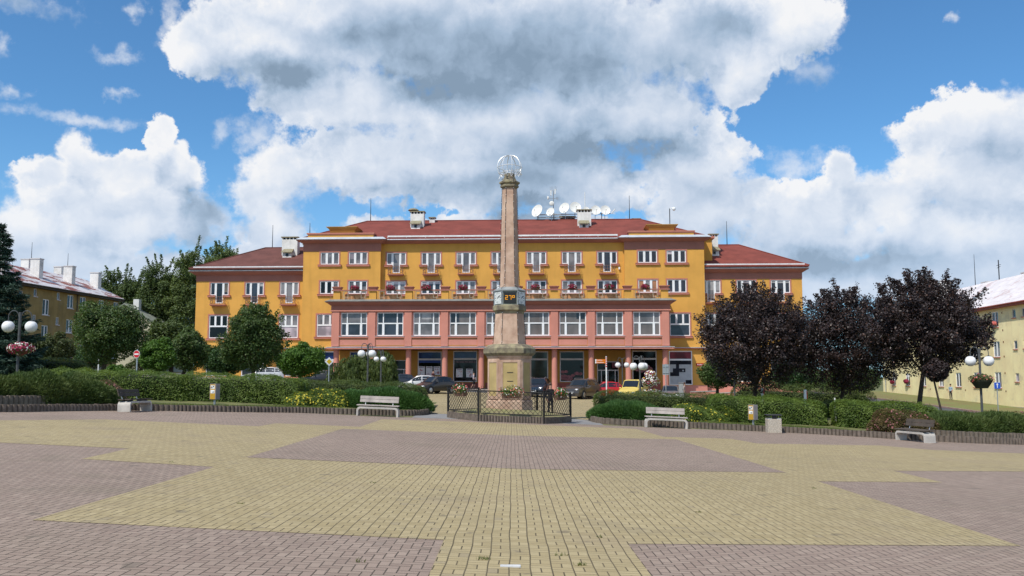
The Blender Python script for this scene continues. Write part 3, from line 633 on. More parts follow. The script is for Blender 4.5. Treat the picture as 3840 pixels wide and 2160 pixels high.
# ---- wings
wx={-1:[-30.55,-26.72,-22.92],1:[22.0,25.7,29.25]}
for sx in (-1,1):
    x0,x1=(-33.1,-21.2) if sx<0 else (21.2,31.5)
    zw=(10.58,11.95); ops=[]
    for x in wx[sx]:
        ops+=[(x-1.0,x-.40,*zw,'r'),(x-.40,x+.40,9.7,zw[1],'lr'),(x+.40,x+1.0,*zw,'l'),(x-1.02,x+1.02,5.95,8.42),(x-1.2,x+1.2,1.9 if sx<0 else 1.3,4.4)]
    m=MB().wall(x0,x1,-2.5,13.3,.4,ops); q=x0 if sx<0 else x1
    m.quad((q,.4,-2.5),(q,14.4,-2.5),(q,14.4,13.3),(q,.4,13.3)); m.quad((x0,14.4,-2.5),(x0,14.4,13.3),(x1,14.4,13.3),(x1,14.4,-2.5))
    m.build('wall',YEL,TB)
    a,b=(x0-.03,x1) if sx<0 else (x0,x1+.03)
    f=MB(); f.box(a,b,.37,.5,12.08,12.75)
    if sx<0: f.box(x0-.03,x0+.05,.5,14.4,12.08,12.75)
    else: f.box(x1-.05,x1+.03,.5,14.4,12.08,12.75)
    f.build('frieze',PNK2,TB)
    a,b=(x0,x1) ; oa,ob=(.1,0) if sx<0 else (0,.1); ea,eb=(.5,0) if sx<0 else (0,.5)
    f=MB(); f.frus((a-oa,b+ob,.3,14.5),12.75,(a-ea,b+eb,-.15,14.9),13.02); f.box(a-ea-(.06 if ea else 0),b+eb+(.06 if eb else 0),-.21,14.96,13.02,13.14); f.build('cornice',PNK2,TB)
    z=MB(); z.frus((a-(.68 if ea else 0),b+(.68 if eb else 0),-.3,15.0),13.14,(a-(.3 if ea else 0),b+(.3 if eb else 0),.1,14.6),13.44); z.build('eaves_flashing',ZINC,TB)
    snowguard(x0-.2 if sx<0 else x0+.05,x1-.05 if sx<0 else x1+.2,-.1,13.36)
    for i,x in enumerate(wx[sx]):
        window(TB,x,*zw,2.0,.4,'door',[GD,GB,GC][i] if sx<0 else [GC,GB,GD][i],True,SILL,9.7); balcony(TB,x,.4,9.55)
        window(TB,x,5.95,8.42,2.04,.4,'low',[(GX,GX),(GD,GD),(GC,GL)][i] if sx<0 else (GD,GB),True,SILL)
        window(TB,x,1.9 if sx<0 else 1.3,4.4,2.4,.4,'shop',(GN,GB) if sx<0 else (GD,GG),False)
    f=MB(); f.box(min(x0,sx*16.99),max(x1,sx*16.99),-.95,.38,4.72,4.82); f.build('ledge',SILL,TB)
    f=MB(); f.box(min(x0,sx*16.99),max(x1,sx*16.99),-1.0,.36,4.82,4.87); f.build('ledge_flashing',ZINC,TB)
    pl=MB(); pl.box(x0+.01,x1-.01,.35,.5,-2.5,1.85 if sx<0 else 1.25)
    xa,xb=(-21.2,-16.9) if sx<0 else (16.9,21.25); pl.box(xa,xb,-.65,-.5,-1.5,.95); pl.build('plinth',PNK,TB)
    window(TB,sx*18.55,1.0,4.5,2.4,-.6,'shop',(GN,GD) if sx<0 else (GM,GD),False)
    d=MB(); dx=-21.32 if sx<0 else 21.32; d.tube([(dx,.32,13.0),(dx,.32,4.9)],.06,8); d.build('downpipe',ZINC,TB)
# pixel pattern film in the right shop window
film=MB(); fl2=MB(); cells=[(3,3),(4,3),(5,3),(6,3),(5,2),(6,2),(3,1),(4,1),(5,1),(6,1),(0,0),(1,0),(3,0),(4,0),(2,0),(5,0),(6,0),(0,-1),(2,-1),(3,-1),(4,-1),(1,-1)]
for i,j in cells: film.box(17.42+i*.325,17.42+(i+1)*.325,-.548,-.540,1.5+j*.4,1.5+(j+1)*.4)
for i,j in ((0,3),(1,3),(0,2)): fl2.box(17.42+i*.325,17.42+(i+1)*.325,-.548,-.540,1.5+j*.4,1.5+(j+1)*.4)
for i,j,w,h in ((4,2,.5,.6),(3,2,.35,.3)): film.box(17.42+i*.325,17.42+(i+w)*.325,-.548,-.540,1.5+j*.4+.1,1.5+(j+h)*.4)
film.build('window_film',M('pale_window_film',(.42,.44,.45),.5,.1,3),TB); fl2.build('window_film',_MC['pale_window_film'],TB)
# ---- chimneys, vents, stair head
def chimney(x,y,w,d,z0,z1,vent=True,holes=4,par=RF,mat=CHIM):
    m=MB(); m.box(x-w/2,x+w/2,y-d/2,y+d/2,z0,z1-.32); n=holes; pw=.12
    for k in range(n+1):
        q=x-w/2+(w-pw)*k/n; m.box(q,q+pw,y-d/2,y+d/2,z1-.32,z1-.1)
    o=m.build('chimney',mat,par)
    c=MB(); c.box(x-w/2+.03,x+w/2-.03,y-d/2+.15,y+d/2-.15,z1-.32,z1-.1); c.build('flue_core',GX,o)
    c=MB(); c.box(x-w/2-.1,x+w/2+.1,y-d/2-.1,y+d/2+.1,z1-.1,z1); c.build('chimney_cap',TILEV,o)
    if vent:
        q=x-.02; yb=y-d/2; v=MB(); v.frus((q-.55,q+.45,yb-.75,yb),z0-.25,(q-.55,q+.45,yb-.62,yb),z0+.42); v.build('roof_vent',CHIM,o)
        v=MB(); v.box(q-.18,q+.1,yb-.78,yb-.66,z0+.02,z0+.3); v.build('vent_opening',GX,o)
        v=MB(); v.add([(q-.68,yb-.95,z0+.38),(q+.58,yb-.95,z0+.38),(q+.5,yb,z0+.85),(q-.6,yb,z0+.85),(q-.68,yb-.95,z0+.44),(q+.58,yb-.95,z0+.44),(q+.5,yb,z0+.91),(q-.6,yb,z0+.91)],[(0,3,2,1),(4,5,6,7),(0,1,5,4),(1,2,6,5),(2,3,7,6),(3,0,4,7)]); v.build('vent_hood',TILEV,o)
    return o
ch=chimney(-9.75,4.6,1.5,1.0,18.3,20.3)
c=MB(); c.lathe([(.16,0),(.16,.18)],10,(-10.25,4.6,20.3)); c.lathe([(.62,.16),(.45,.32),(.1,.42)],14,(-10.25,4.6,20.3)); c.build('chimney_cowl',TILEV,ch)
chimney(-8.35,6.5,.6,.6,19.2,19.98,False,2)
chimney(8.9,4.6,1.5,1.0,18.2,20.35)
chimney(7.1,7.8,1.7,.8,19.2,20.2,False,4,RF,M('grey_chimney',(.20,.175,.16),.9,.2,2,.4,50))
chimney(15.0,8.2,.9,.7,18.9,19.95,False,2)
chimney(-24.1,4.6,1.75,1.0,15.2,17.5,True,4,WL); chimney(-22.6,6.4,.9,.8,16.2,16.95,False,3,WL)
b=MB(); b.box(21.2,22.4,1.4,8,14.0,16.55); b.build('stair_head',YEL,TB)
b=MB(); b.box(21.2,22.65,1.15,8.2,16.55,16.8); b.build('attic_cap',SILL,TB)
chimney(23.0,4.3,.95,1.1,15.1,17.45,True,3,WR)
for x,y,z0,z1 in ((-15.6,7.1,19.6,22.4),(14.15,7.1,19.6,22.45),(-27.0,7.1,16.6,19.35),(25.1,7.1,16.6,19.4),(-21.0,1.0,17,18.5)):
    p=MB(); p.tube([(x,y,z0),(x,y,z1)],[.05,.022],6); p.build('lightning_rod',DARKM,TB)
# ---- portico: upper storey on round columns
px=[-16.5+33/9*k for k in range(10)]; YP=-5.0
ops=[]
for k in range(9):
    x=(px[k]+px[k+1])/2; ops.append((x-1.33,x+1.33,5.92,8.28))
m=MB().wall(-16.95,16.95,4.58,9.3,YP,ops,.22)
for q in (-16.95,16.95): m.quad((q,YP,4.58),(q,-.55,4.58),(q,-.55,9.3),(q,YP,9.3))
m.quad((-16.95,YP,4.58),(16.95,YP,4.58),(16.95,-.55,4.58),(-16.95,-.55,4.58)); m.quad((-16.95,YP,9.3),(-16.95,-.55,9.3),(16.95,-.55,9.3),(16.95,YP,9.3))
m.build('portico_wall',PNK,TB)
for x in px:
    b=MB(); b.box(x-.36,x+.36,YP-.14,YP+.05,4.88,8.36); b.build('pilaster',PNK,TB)
    c=MB(); c.lathe([(.30,-1.6),(.285,1.5),(.27,4.56)],20,(x,YP+.42,0)); c.build('column',PNK,TB,smooth=True)
for k in range(9):
    x=(px[k]+px[k+1])/2
    b=MB(); b.box(x-1.44,x+1.44,YP-.05,YP+.02,4.98,5.56); b.build('apron_panel',PNK,TB)
    b=MB(); e=.07
    for q in ((x-1.44-e,x-1.44),(x+1.44,x+1.44+e)): b.box(*q,YP-.03,YP+.02,4.92,5.62)
    b.box(x-1.44,x+1.44,YP-.03,YP+.02,5.56,5.62); b.box(x-1.44,x+1.44,YP-.03,YP+.02,4.92,4.98); b.build('panel_border',YEL,TB)
    w=window(TB,x,5.92,8.28,2.66,YP,'six',[GB,GB,GC,GS,GS,GS,GS,GS,GS][k],False,None,fd=.16)
    s=MB(); s.box(x-1.47,x+1.47,YP-.16,YP+.06,5.70,5.86); s.build('sill',SILL,w); s=MB(); s.box(x-1.49,x+1.49,YP-.19,YP+.10,5.86,5.9); s.build('sill_flashing',ZINC,w)
b=MB(); b.box(-17.3,17.3,YP-.35,-.6,4.58,4.74); b.build('beam',PNK,TB)
b=MB(); b.box(-17.34,17.34,YP-.39,-.6,4.74,4.80); b.build('ledge_flashing',ZINC,TB)
b=MB(); b.box(-17.05,17.05,YP-.22,-.6,8.38,8.5); b.build('moulding',PNK,TB)
b=MB(); b.box(-17.0,17.0,YP-.06,-.58,8.5,9.0); b.build('frieze',PNK2,TB)
b=MB(); b.frus((-17.05,17.05,YP-.12,-.6),8.98,(-17.4,17.4,YP-.5,-.6),9.26); b.box(-17.48,17.48,YP-.58,-.6,9.26,9.36); b.build('cornice',PNK2,TB)
b=MB(); b.frus((-17.6,17.6,YP-.68,-.6),9.36,(-17.1,17.1,YP-.1,-.6),9.6); b.build('eaves_flashing',M('mossy_zinc',(.24,.25,.235),.6,.2,1.5,.2,40,metal=.3),TB)
# terrace balustrade
for x in px:
    b=MB(); b.box(x-.36,x+.36,YP+.12,YP+.7,9.6,10.45); b.build('terrace_pier',YEL,TB)
    b=MB(); b.frus((x-.36,x+.36,YP+.1,YP+.72),10.58,(x-.46,x+.46,YP+.0,YP+.82),10.84); b.box(x-.5,x+.5,YP-.04,YP+.86,10.84,10.9); b.build('pier_cap',SILL,TB)
for k in range(9):
    x=(px[k]+px[k+1])/2; b=MB(); b.box(px[k]+.8,px[k+1]-.8,YP+.3,YP+.42,9.6,10.12); b.build('balustrade_panel',M('balustrade_render',(.46,.21,.09),.9,.3,3,.3,60,tint=(.5,.25,.12)),TB)
rl=MB(); rl.box(-17.0,17.0,YP+.0,YP+.14,10.46,10.58)
for x in px:
    for dx in (-.62,.62): rl.tube([(x+dx,YP+.07,9.58),(x+dx,YP+.07,10.46)],.022,5)
rl.build('terrace_rail',PNK2,TB)
CST=M('cream_steel',(.34,.28,.2),.6,.2,5,.1,40)
for k in range(9):
    for x in (px[k]+.95,px[k+1]-.95):
        sq=MB()
        for z in (9.72,10.36): sq.box(x-.24,x+.24,YP+.04,YP+.1,z,z+.06)
        for d in (-.24,.18): sq.box(x+d,x+d+.06,YP+.04,YP+.1,9.77,10.37)
        sq.build('railing_frame',CST,TB)
# ---- arcade
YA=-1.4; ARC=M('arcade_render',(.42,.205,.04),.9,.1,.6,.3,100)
shops=[(-14.6,1.3,4.45,GN,GX),(-7.45,1.3,4.45,GN,GX),(-3.75,1.3,4.5,GN,GX),(-.05,1.3,4.45,GD,GG),(3.6,1.3,4.45,GG,GG),(7.3,1.3,4.45,GX,GX),(14.75,1.3,4.5,GX,GX)]
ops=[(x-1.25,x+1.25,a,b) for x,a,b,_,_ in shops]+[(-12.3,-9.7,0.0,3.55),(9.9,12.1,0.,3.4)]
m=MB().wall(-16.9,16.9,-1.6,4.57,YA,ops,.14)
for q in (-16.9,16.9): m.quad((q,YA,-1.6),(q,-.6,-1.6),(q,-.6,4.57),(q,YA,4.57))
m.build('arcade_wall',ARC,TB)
FRM=M('worn_white_frame',(.58,.55,.54),.6,.08,3)
shopw=[]
for i,(x,a,b,g1,g2) in enumerate(shops): shopw.append(window(TB,x,a,b,2.5,YA,'shop',(g1,g2),False,frame=FRM))
def poster_mat(name,c1,c2):
    m,nt,out=nodes(name); b=N(nt,'ShaderNodeBsdfPrincipled'); L(nt,b.outputs[0],out.inputs[0]); b.inputs['Roughness'].default_value=.5
    tc=N(nt,'ShaderNodeTexCoord').outputs['Object']; n=N(nt,'ShaderNodeTexNoise'); L(nt,tc,n.inputs['Vector']); n.inputs['Scale'].default_value=3.4; n.inputs['Detail'].default_value=4
    v=N(nt,'ShaderNodeTexVoronoi'); L(nt,tc,v.inputs['Vector']); v.inputs['Scale'].default_value=5
    col=mixc(nt,ramp(nt,n.outputs[0],.52,.60),(.72,.70,.70),c1); col=mixc(nt,ramp(nt,v.outputs[0],.32,.2),col,c2); L(nt,col,b.inputs['Base Color']); return m
PO=poster_mat('poster_print',(.40,.16,.17),(.42,.30,.33)); HB=M('poster_heading',(.22,.16,.2),.6,.1)
WP=M('poster_paper',(.74,.72,.72),.6,.04)
def posters(w,xs,z0):
    for x in xs:
        p=MB(); p.box(x-.34,x+.34,YA+.02,YA+.035,z0,z0+.88); p=p.build('poster',WP,w)
        q=MB(); q.box(x-.26,x+.26,YA+.014,YA+.02,z0+.06,z0+.66); q.build('poster_print',PO,w)
        q=MB()
        for j in range(8): q.box(x-.25+j*.063,x-.25+j*.063+.05,YA+.014,YA+.02,z0+.73,z0+.83)
        q.build('poster_heading',HB,w)
posters(shopw[1],[-8.3,-7.5,-6.7],2.02); posters(shopw[2],[-4.35,-3.3],1.78)
q=MB(); q.box(-4.85,-2.65,YA+.03,YA+.05,3.25,3.48); q.build('shop_lettering_band',M('grey_lettering_band',(.06,.05,.055),.6,.2,4),shopw[2])
q=MB()
for j,wd in enumerate('0110111101110111101'): 
    if wd=='1': q.box(-4.75+j*.108,-4.75+j*.108+.075,YA+.02,YA+.028,3.3,3.43)
q.build('shop_lettering',M('faded_lettering',(.20,.15,.16),.6,.1),shopw[2])
q=MB(); q.box(-8.65,-6.25,YA+.03,YA+.05,3.28,3.58); q.build('shop_blind',M('blue_blind',(.02,.05,.2),.6,.1),shopw[1])
q=MB(); q.box(-8.6,-6.3,YA+.02,YA+.04,1.9,1.97); q.build('yellow_strip',M('yellow_strip',(.45,.33,.03),.6,.1),shopw[1])
# big round blooms printed on the dark shop windows
def blooms(w,lst):
    q=MB()
    for x,z,r in lst:
        n=16; q.prism([(x+r*math.cos(2*PI*k/n)*1.15,z+.38+r*math.sin(2*PI*k/n)*.8) for k in range(n)],0,.01,Matrix(((1,0,0,0),(0,0,1,YA+.03),(0,1,0,0),(0,0,0,1))))
    q.build('window_decal',M('maroon_bloom_decal',(.24,.085,.09),.5,.45,5),w)
blooms(shopw[5],[(6.35,1.95,.2),(6.7,1.98,.18),(6.45,1.4,.36),(6.95,1.3,.38),(7.8,1.8,.22),(8.15,1.75,.2),(7.4,1.6,.18)])
blooms(shopw[6],[(14.0,2.2,.22),(14.4,2.05,.25),(14.9,2.1,.2),(15.3,2.25,.25),(15.1,2.5,.18)])
def entrance(x,w,z1,zh,par,glass):
    m=MB(); a,b=x-w/2,x+w/2; y=YA; t=.07
    m.box(a,b,y+.04,y+.12,z1-t,z1); m.box(a,b,y+.04,y+.12,zh-.05,zh+.05)
    for q in (a,a+w*.18,x-.04,b-w*.18,b-t): m.box(q,q+t,y+.04,y+.12,0,zh-.05)
    for q in (a,x-.3,b-t): m.box(q,q+t,y+.04,y+.12,zh+.05,z1-t)
    o=m.build('shop_door',FRM,par); MB().quad((a,y+.1,0),(b,y+.1,0),(b,y+.1,z1),(a,y+.1,z1)).build('pane',glass,o,recalc=False)
    h=MB(); h.tube([(x+.12,y-.02,.95),(x+.12,y-.02,1.35)],.02,6); h.build('handle',GALV,o); return o
entrance(-11.0,2.6,3.55,2.6,TB,GX); e2=entrance(11.0,2.2,3.4,2.5,TB,GX)
def scribble(par,x0,x1,z,h,y,mat,n=9):
    q=MB(); w=(x1-x0)/n
    for i in range(n):
        hh=h*(1 if i in (0,4) else .65); q.box(x0+i*w,x0+i*w+w*.62,y-.006,y,z,z+hh)
    q.build('lettering',mat,par)
LET=M('sign_lettering',(.55,.42,.42),.6,.1)
sg=MB(); sg.box(11.35,12.75,YA-.9,YA-.84,2.75,3.3); sg=sg.build('shop_sign',M('maroon_sign',(.11,.008,.014),.4,.1),TB); scribble(sg,11.62,12.5,2.95,.18,YA-.9,LET)
# plinth under the shop windows
pl=MB()
for x,a,b,_,_ in shops: pl.box(x-1.6,x+1.6,YA-.06,YA+.02,-1.6,1.22)
pl.build('plinth',M('dark_pink_render',(.30,.09,.07),.9,.1,1),TB)
# street sign on the right corner
sg=MB(); sg.box(20.15,20.95,-.66,-.62,2.95,3.22); sg=sg.build('street_sign',M('red_enamel',(.35,.012,.02),.3,.1),TB); scribble(sg,20.27,20.83,3.03,.11,-.66,M('white_letter',(.75,.75,.75),.5),8)
bx=MB(); bx.box(12.95,13.05,-.85,-.6,0,.01); 
cam=MB(); cam.box(12.3,12.45,-.2,0,13.1,13.35); cam.build('wall_lamp',WHT,TB)
pole=MB(); pole.tube([(17.75,-.2,17.84),(17.75,-.2,19.55)],.045,6); pole=pole.build('camera_pole',DARKM,TB)
q=MB(); q.tube([(17.75,-.2,19.5),(18.05,-.2,19.62)],.04,6); q.sphere((18.2,-.2,19.5),.2,10,8); q.build('camera_dome',WHT,pole)
# ---------------------------------------------------------------- roof aerials of the town building (things standing on its roof)
DISH=M('dish_white',(.74,.74,.70),.5,.06,3)
def dish(lx,ly,lz,r,yaw,label,tilt=.35):
    p=tbw(lx,ly,lz); t=thing('satellite_dish',label,'satellite dish',p,yaw,'satellite dishes on the roof')
    T=Matrix.Rotation(-tilt,4,'X'); m=MB(); rings=[]
    for j in range(7):
        q=r*j/6+.001; rings.append([T@Vector((q*math.cos(2*PI*k/24),.22*r*(j/6)**2*-1+.22*r*.5,q*1.08*math.sin(2*PI*k/24))) for k in range(24)])
    back=[[v+T@Vector((0,.03,0)) for v in g_] for g_ in rings[::-1]]
    m.loft(rings+back,True); m.build('reflector',DISH,t,smooth=True)
    a=MB(); a.tube([T@Vector((0,-.1*r,-r)),T@Vector((0,-.75*r,-.25*r))],.02,5); o=a.build('feed_arm',GALV,t)
    a=MB(); a.sphere(T@Vector((0,-.78*r,-.2*r)),.07,8,6); a.build('feed_horn',DISH,o)
    a=MB(); a.tube([(0,.15,-.1),(0,.3,-.6),(0,.3,-1.5)],.035,6); a.build('mount',GALV,t)
    return t
FX=M('aerial_steel',(.30,.31,.32),.5,.2,6,.1,60,metal=.5)
dish(3.65,7,20.75,.72,R(-38),'big white satellite dish at the left end of the roof row, turned sideways')
dish(5.15,6.6,20.55,.50,R(-30),'smaller white satellite dish just below the aerial mast')
dish(6.75,7,21.05,.62,R(-28),'white satellite dish right of the aerial mast, tilted sideways')
dish(8.0,7,21.1,.66,R(8),'large round white satellite dish just left of the big roof chimney')
dish(9.25,7.6,20.95,.36,R(5),'small white satellite dish half hidden behind the roof chimney')
dish(10.3,7,20.75,.57,R(6),'white satellite dish right of the roof chimney, inner one of two')
dish(11.4,7,20.75,.57,R(6),'white satellite dish at the right end of the roof row')
t=thing('aerial_rack','grey steel pipe rack carrying the satellite dishes on the roof ridge','aerial rack',tbw(0,0,0),-A_)
m=MB()
m.tube([(3.6,7.3,20.35),(12.0,7.3,20.42)],.05,6); m.tube([(3.6,7.3,20.0),(9.0,7.3,20.02)],.04,6)
for x in (3.7,5.55,9.3,11.0): m.tube([(x,7.3,19.4),(x,7.3,20.5)],.05,6)
m.build('rack_pipe',FX,t)
t=thing('aerial_mast','slim steel aerial mast with small antennas above the satellite dishes','antenna',tbw(5.5,7.35,0),-A_)
m=MB(); m.tube([(0,0,19.5),(0,0,23.1)],.045,6); m.tube([(-.6,0,22.3),(.5,0,22.2)],.025,5); m.tube([(-.35,0,23.1),(.35,0,23.3)],.02,5); m.build('pole',FX,t)
m=MB()
for x,z in ((-.3,22.9),(.18,23.05)): m.box(x-.05,x+.07,-.1,.1,z-.3,z+.28)
m.build('panel_antenna',DISH,t)
m=MB(); m.sphere((-.62,-.1,22.3),.22,10,6,(.5,.5,1)); m.build('drum_antenna',DISH,t)
m=MB(); m.sphere((-.2,-.15,21.65),.28,14,8,(1,.3,1)); m.build('drum_antenna',DISH,t)
m=MB()
for k in range(5): m.tube([(.3+.06*k,0,22.1),(.3+.06*k,0,22.42)],.012,4)
for k in range(6): m.tube([(-.36+.14*k,0,23.15),(-.4+.16*k,0,23.65)],.012,4)
m.build('yagi_antenna',FX,t)
t=thing('whip_aerial','tall thin white whip aerial rising from the roof chimney','antenna',tbw(9.0,4.7,20.3),0); m=MB(); m.tube([(0,0,0),(0,0,2.1)],.035,6); m.build('whip',DISH,t)
t=thing('yagi_aerial','small white aerial on the far right end of the dish rack','antenna',tbw(12.1,7.2,20.4),0); m=MB(); m.tube([(0,0,0),(.45,0,.55)],.05,6); m.tube([(-.2,0,.05),(.5,0,-.05)],.02,5); m.build('boom',DISH,t)
# ---------------------------------------------------------------- flowers
LG=leafmat('flower_leaf',(.05,.11,.018),(.10,.17,.035))
def blossom(name,col,col2=None):
    return leafmat(name,col,col2 or tuple(min(1,c*1.5) for c in col),.6,.2)
FRED=blossom('petunia_red',(.20,.008,.035),(.38,.03,.09)); FWH=blossom('petunia_white',(.72,.70,.66)); FPK=blossom('geranium_salmon',(.62,.09,.07),(.75,.28,.26)); FYE=blossom('yellow_bloom',(.60,.46,.03),(.75,.65,.08))
def leaves(C,size,nrm=None,asp=.62,jit=.9,rg_=None):
    """diamond leaf cards at centres C; nrm biases how they face"""
    r=rg_ or rng; n=len(C); a=r.normal(size=(n,3)); a/=np.linalg.norm(a,axis=1,keepdims=True)
    if nrm is not None: a=a*jit+nrm; a/=np.linalg.norm(a,axis=1,keepdims=True)+1e-9
    h=r.normal(size=(n,3)); u=np.cross(a,h); u/=np.linalg.norm(u,axis=1,keepdims=True)+1e-9; w=np.cross(a,u)
    s=(size*(r.random(n)*.7+.65))[:,None]
    V=np.empty((n,4,3)); V[:,0]=C-u*s; V[:,1]=C+w*s*asp-a*s*.12; V[:,2]=C+u*s; V[:,3]=C-w*s*asp-a*s*.12
    return V.reshape(-1,3),np.arange(n*4).reshape(n,4)
def blades(C,D,length,width,rg_=None):
    """thin needles or grass blades from C along D"""
    r=rg_ or rng; n=len(C); h=r.normal(size=(n,3)); u=np.cross(D,h); u/=np.linalg.norm(u,axis=1,keepdims=True)+1e-9
    l=(length*(r.random(n)*.6+.7))[:,None]; V=np.empty((n,4,3)); V[:,0]=C-u*width; V[:,1]=C+u*width; V[:,2]=C+D*l+u*width*.25; V[:,3]=C+D*l-u*width*.25
    return V.reshape(-1,3),np.arange(n*4).reshape(n,4)
def join(parts):
    V=[];Q=[];mi=[];o=0
    for k,(v,q,m) in enumerate(parts):
        V.append(v); Q.append(q+o); o+=len(v); mi.append(np.full(len(q),m))
    return np.concatenate(V),np.concatenate(Q),np.concatenate(mi)
def bloompile(name,par,c,rx,ry,rz,n,size,cols,leaf=LG,nf=None,droop=0.,fs=1.):
    """a mound of leaves with blossoms of several colours"""
    d=rng.normal(size=(n,3)); d/=np.linalg.norm(d,axis=1,keepdims=True); rr=rng.random(n)**.4
    C=d*rr[:,None]*np.array([rx,ry,rz])+np.array(c); C[:,2]-=droop*np.abs(d[:,1])*rng.random(n)
    v,q=leaves(C,size,d,.6); o=fastmesh('foliage' if name=='plant' else name,v,q,leaf,par)
    for k,(mt,cnt) in enumerate(cols):
        d=rng.normal(size=(cnt,3)); d[:,2]=d[:,2]*.75+.12; d[:,1]-=.35; d/=np.linalg.norm(d,axis=1,keepdims=True)
        C=d*np.array([rx,ry,rz])*(1.02+.1*rng.random((cnt,1)))+np.array(c)
        v,q=leaves(C,size*1.05*fs,d,.9,.4); fastmesh('blossoms',v,q,mt,par)
    return o
POTB=M('brown_planter',(.13,.075,.05),.7,.15,6)
def flowerbox(p,rz,w,label,cols,rx=None,h=.22,d=.22,group=None,n=260,size=.055,fs=1.):
    t=thing('flower_box',label,'flower box',p,rz,group)
    m=MB(); m.frus((-w/2+.03,w/2-.03,-d/2+.02,d/2-.02),0,(-w/2,w/2,-d/2,d/2),h); m.build('trough',POTB,t)
    bloompile('plant',t,(0,-.04,h+.1),(rx or w*.56),.24,.27,n,size,cols,fs=fs); return t
LBX=['far left flower box on the terrace rail, over the first bay','flower box on the terrace rail, second bay from the left','flower box on the terrace rail, third bay from the left','flower box on the terrace rail, fourth bay from the left',None,'flower box on the terrace rail, just right of the obelisk','flower box on the terrace rail, third bay from the right','flower box on the terrace rail, second bay from the right','far right flower box on the terrace rail']
for k in range(9):
    if k==4: continue
    x=(px[k]+px[k+1])/2
    flowerbox(tbw(x+random.uniform(-.12,.12),YP-.12,10.45),-A_,.95,'petunias in '+LBX[k],[(FRED,120),(FPK,6)],rx=random.uniform(.38,.52),group='flower boxes along the terrace rail',n=170,size=.065)

# ---------------------------------------------------------------- side buildings
KHA=M('khaki_weathered_render',(.30,.22,.085),.95,.22,.5,.4,60,streak=.5,dirt=.25)
CRM=M('cream_weathered_render',(.92,.755,.43),.95,.10,.4,.4,60,streak=.15,dirt=.42)
def metalroof(name,base,patch,sc,amt,lines=0.):
    m,nt,out=nodes(name); b=N(nt,'ShaderNodeBsdfPrincipled'); L(nt,b.outputs[0],out.inputs[0]); b.inputs['Roughness'].default_value=.55; b.inputs['Metallic'].default_value=.1
    tc=N(nt,'ShaderNodeTexCoord').outputs['Object']; mp=N(nt,'ShaderNodeMapping'); mp.inputs['Scale'].default_value=sc; L(nt,tc,mp.inputs[0])
    n=N(nt,'ShaderNodeTexNoise'); L(nt,mp.outputs[0],n.inputs['Vector']); n.inputs['Scale'].default_value=1.; n.inputs['Detail'].default_value=6; n.inputs['Roughness'].default_value=.65
    n2=N(nt,'ShaderNodeTexNoise'); L(nt,tc,n2.inputs['Vector']); n2.inputs['Scale'].default_value=.7; n2.inputs['Detail'].default_value=4
    f=math_(nt,'MULTIPLY',ramp(nt,n.outputs[0],.60-.1*amt,.66-.1*amt),amt); col=mixc(nt,ramp(nt,n2.outputs[0],.3,.7),tuple(c*.85 for c in base),base); col=mixc(nt,f,col,patch)
    if lines:
        s=N(nt,'ShaderNodeSeparateXYZ'); L(nt,tc,s.inputs[0]); fr=math_(nt,'FRACT',math_(nt,'MULTIPLY',s.outputs[1],lines)); ln=math_(nt,'LESS_THAN',fr,.10)
        w=N(nt,'ShaderNodeTexNoise'); L(nt,tc,w.inputs['Vector']); w.inputs['Scale'].default_value=2.
        col=mixc(nt,math_(nt,'MULTIPLY',ln,math_(nt,'MULTIPLY',ramp(nt,w.outputs[0],.35,.6),.35)),col,(.35,.22,.22))
    L(nt,col,b.inputs['Base Color']); return m
ROL=metalroof('flaking_white_sheet_roof',(.66,.62,.63),(.24,.07,.05),(.35,.8,1.2),1.0)
ROR=metalroof('white_sheet_roof',(.82,.76,.76),(.5,.3,.28),(.5,1.2,1.),.5,.95)
BOARD=M('dark_eaves_board',(.07,.06,.05),.8,.2,3); REDG=M('red_gutter_paint',(.30,.06,.045),.6,.2,2)
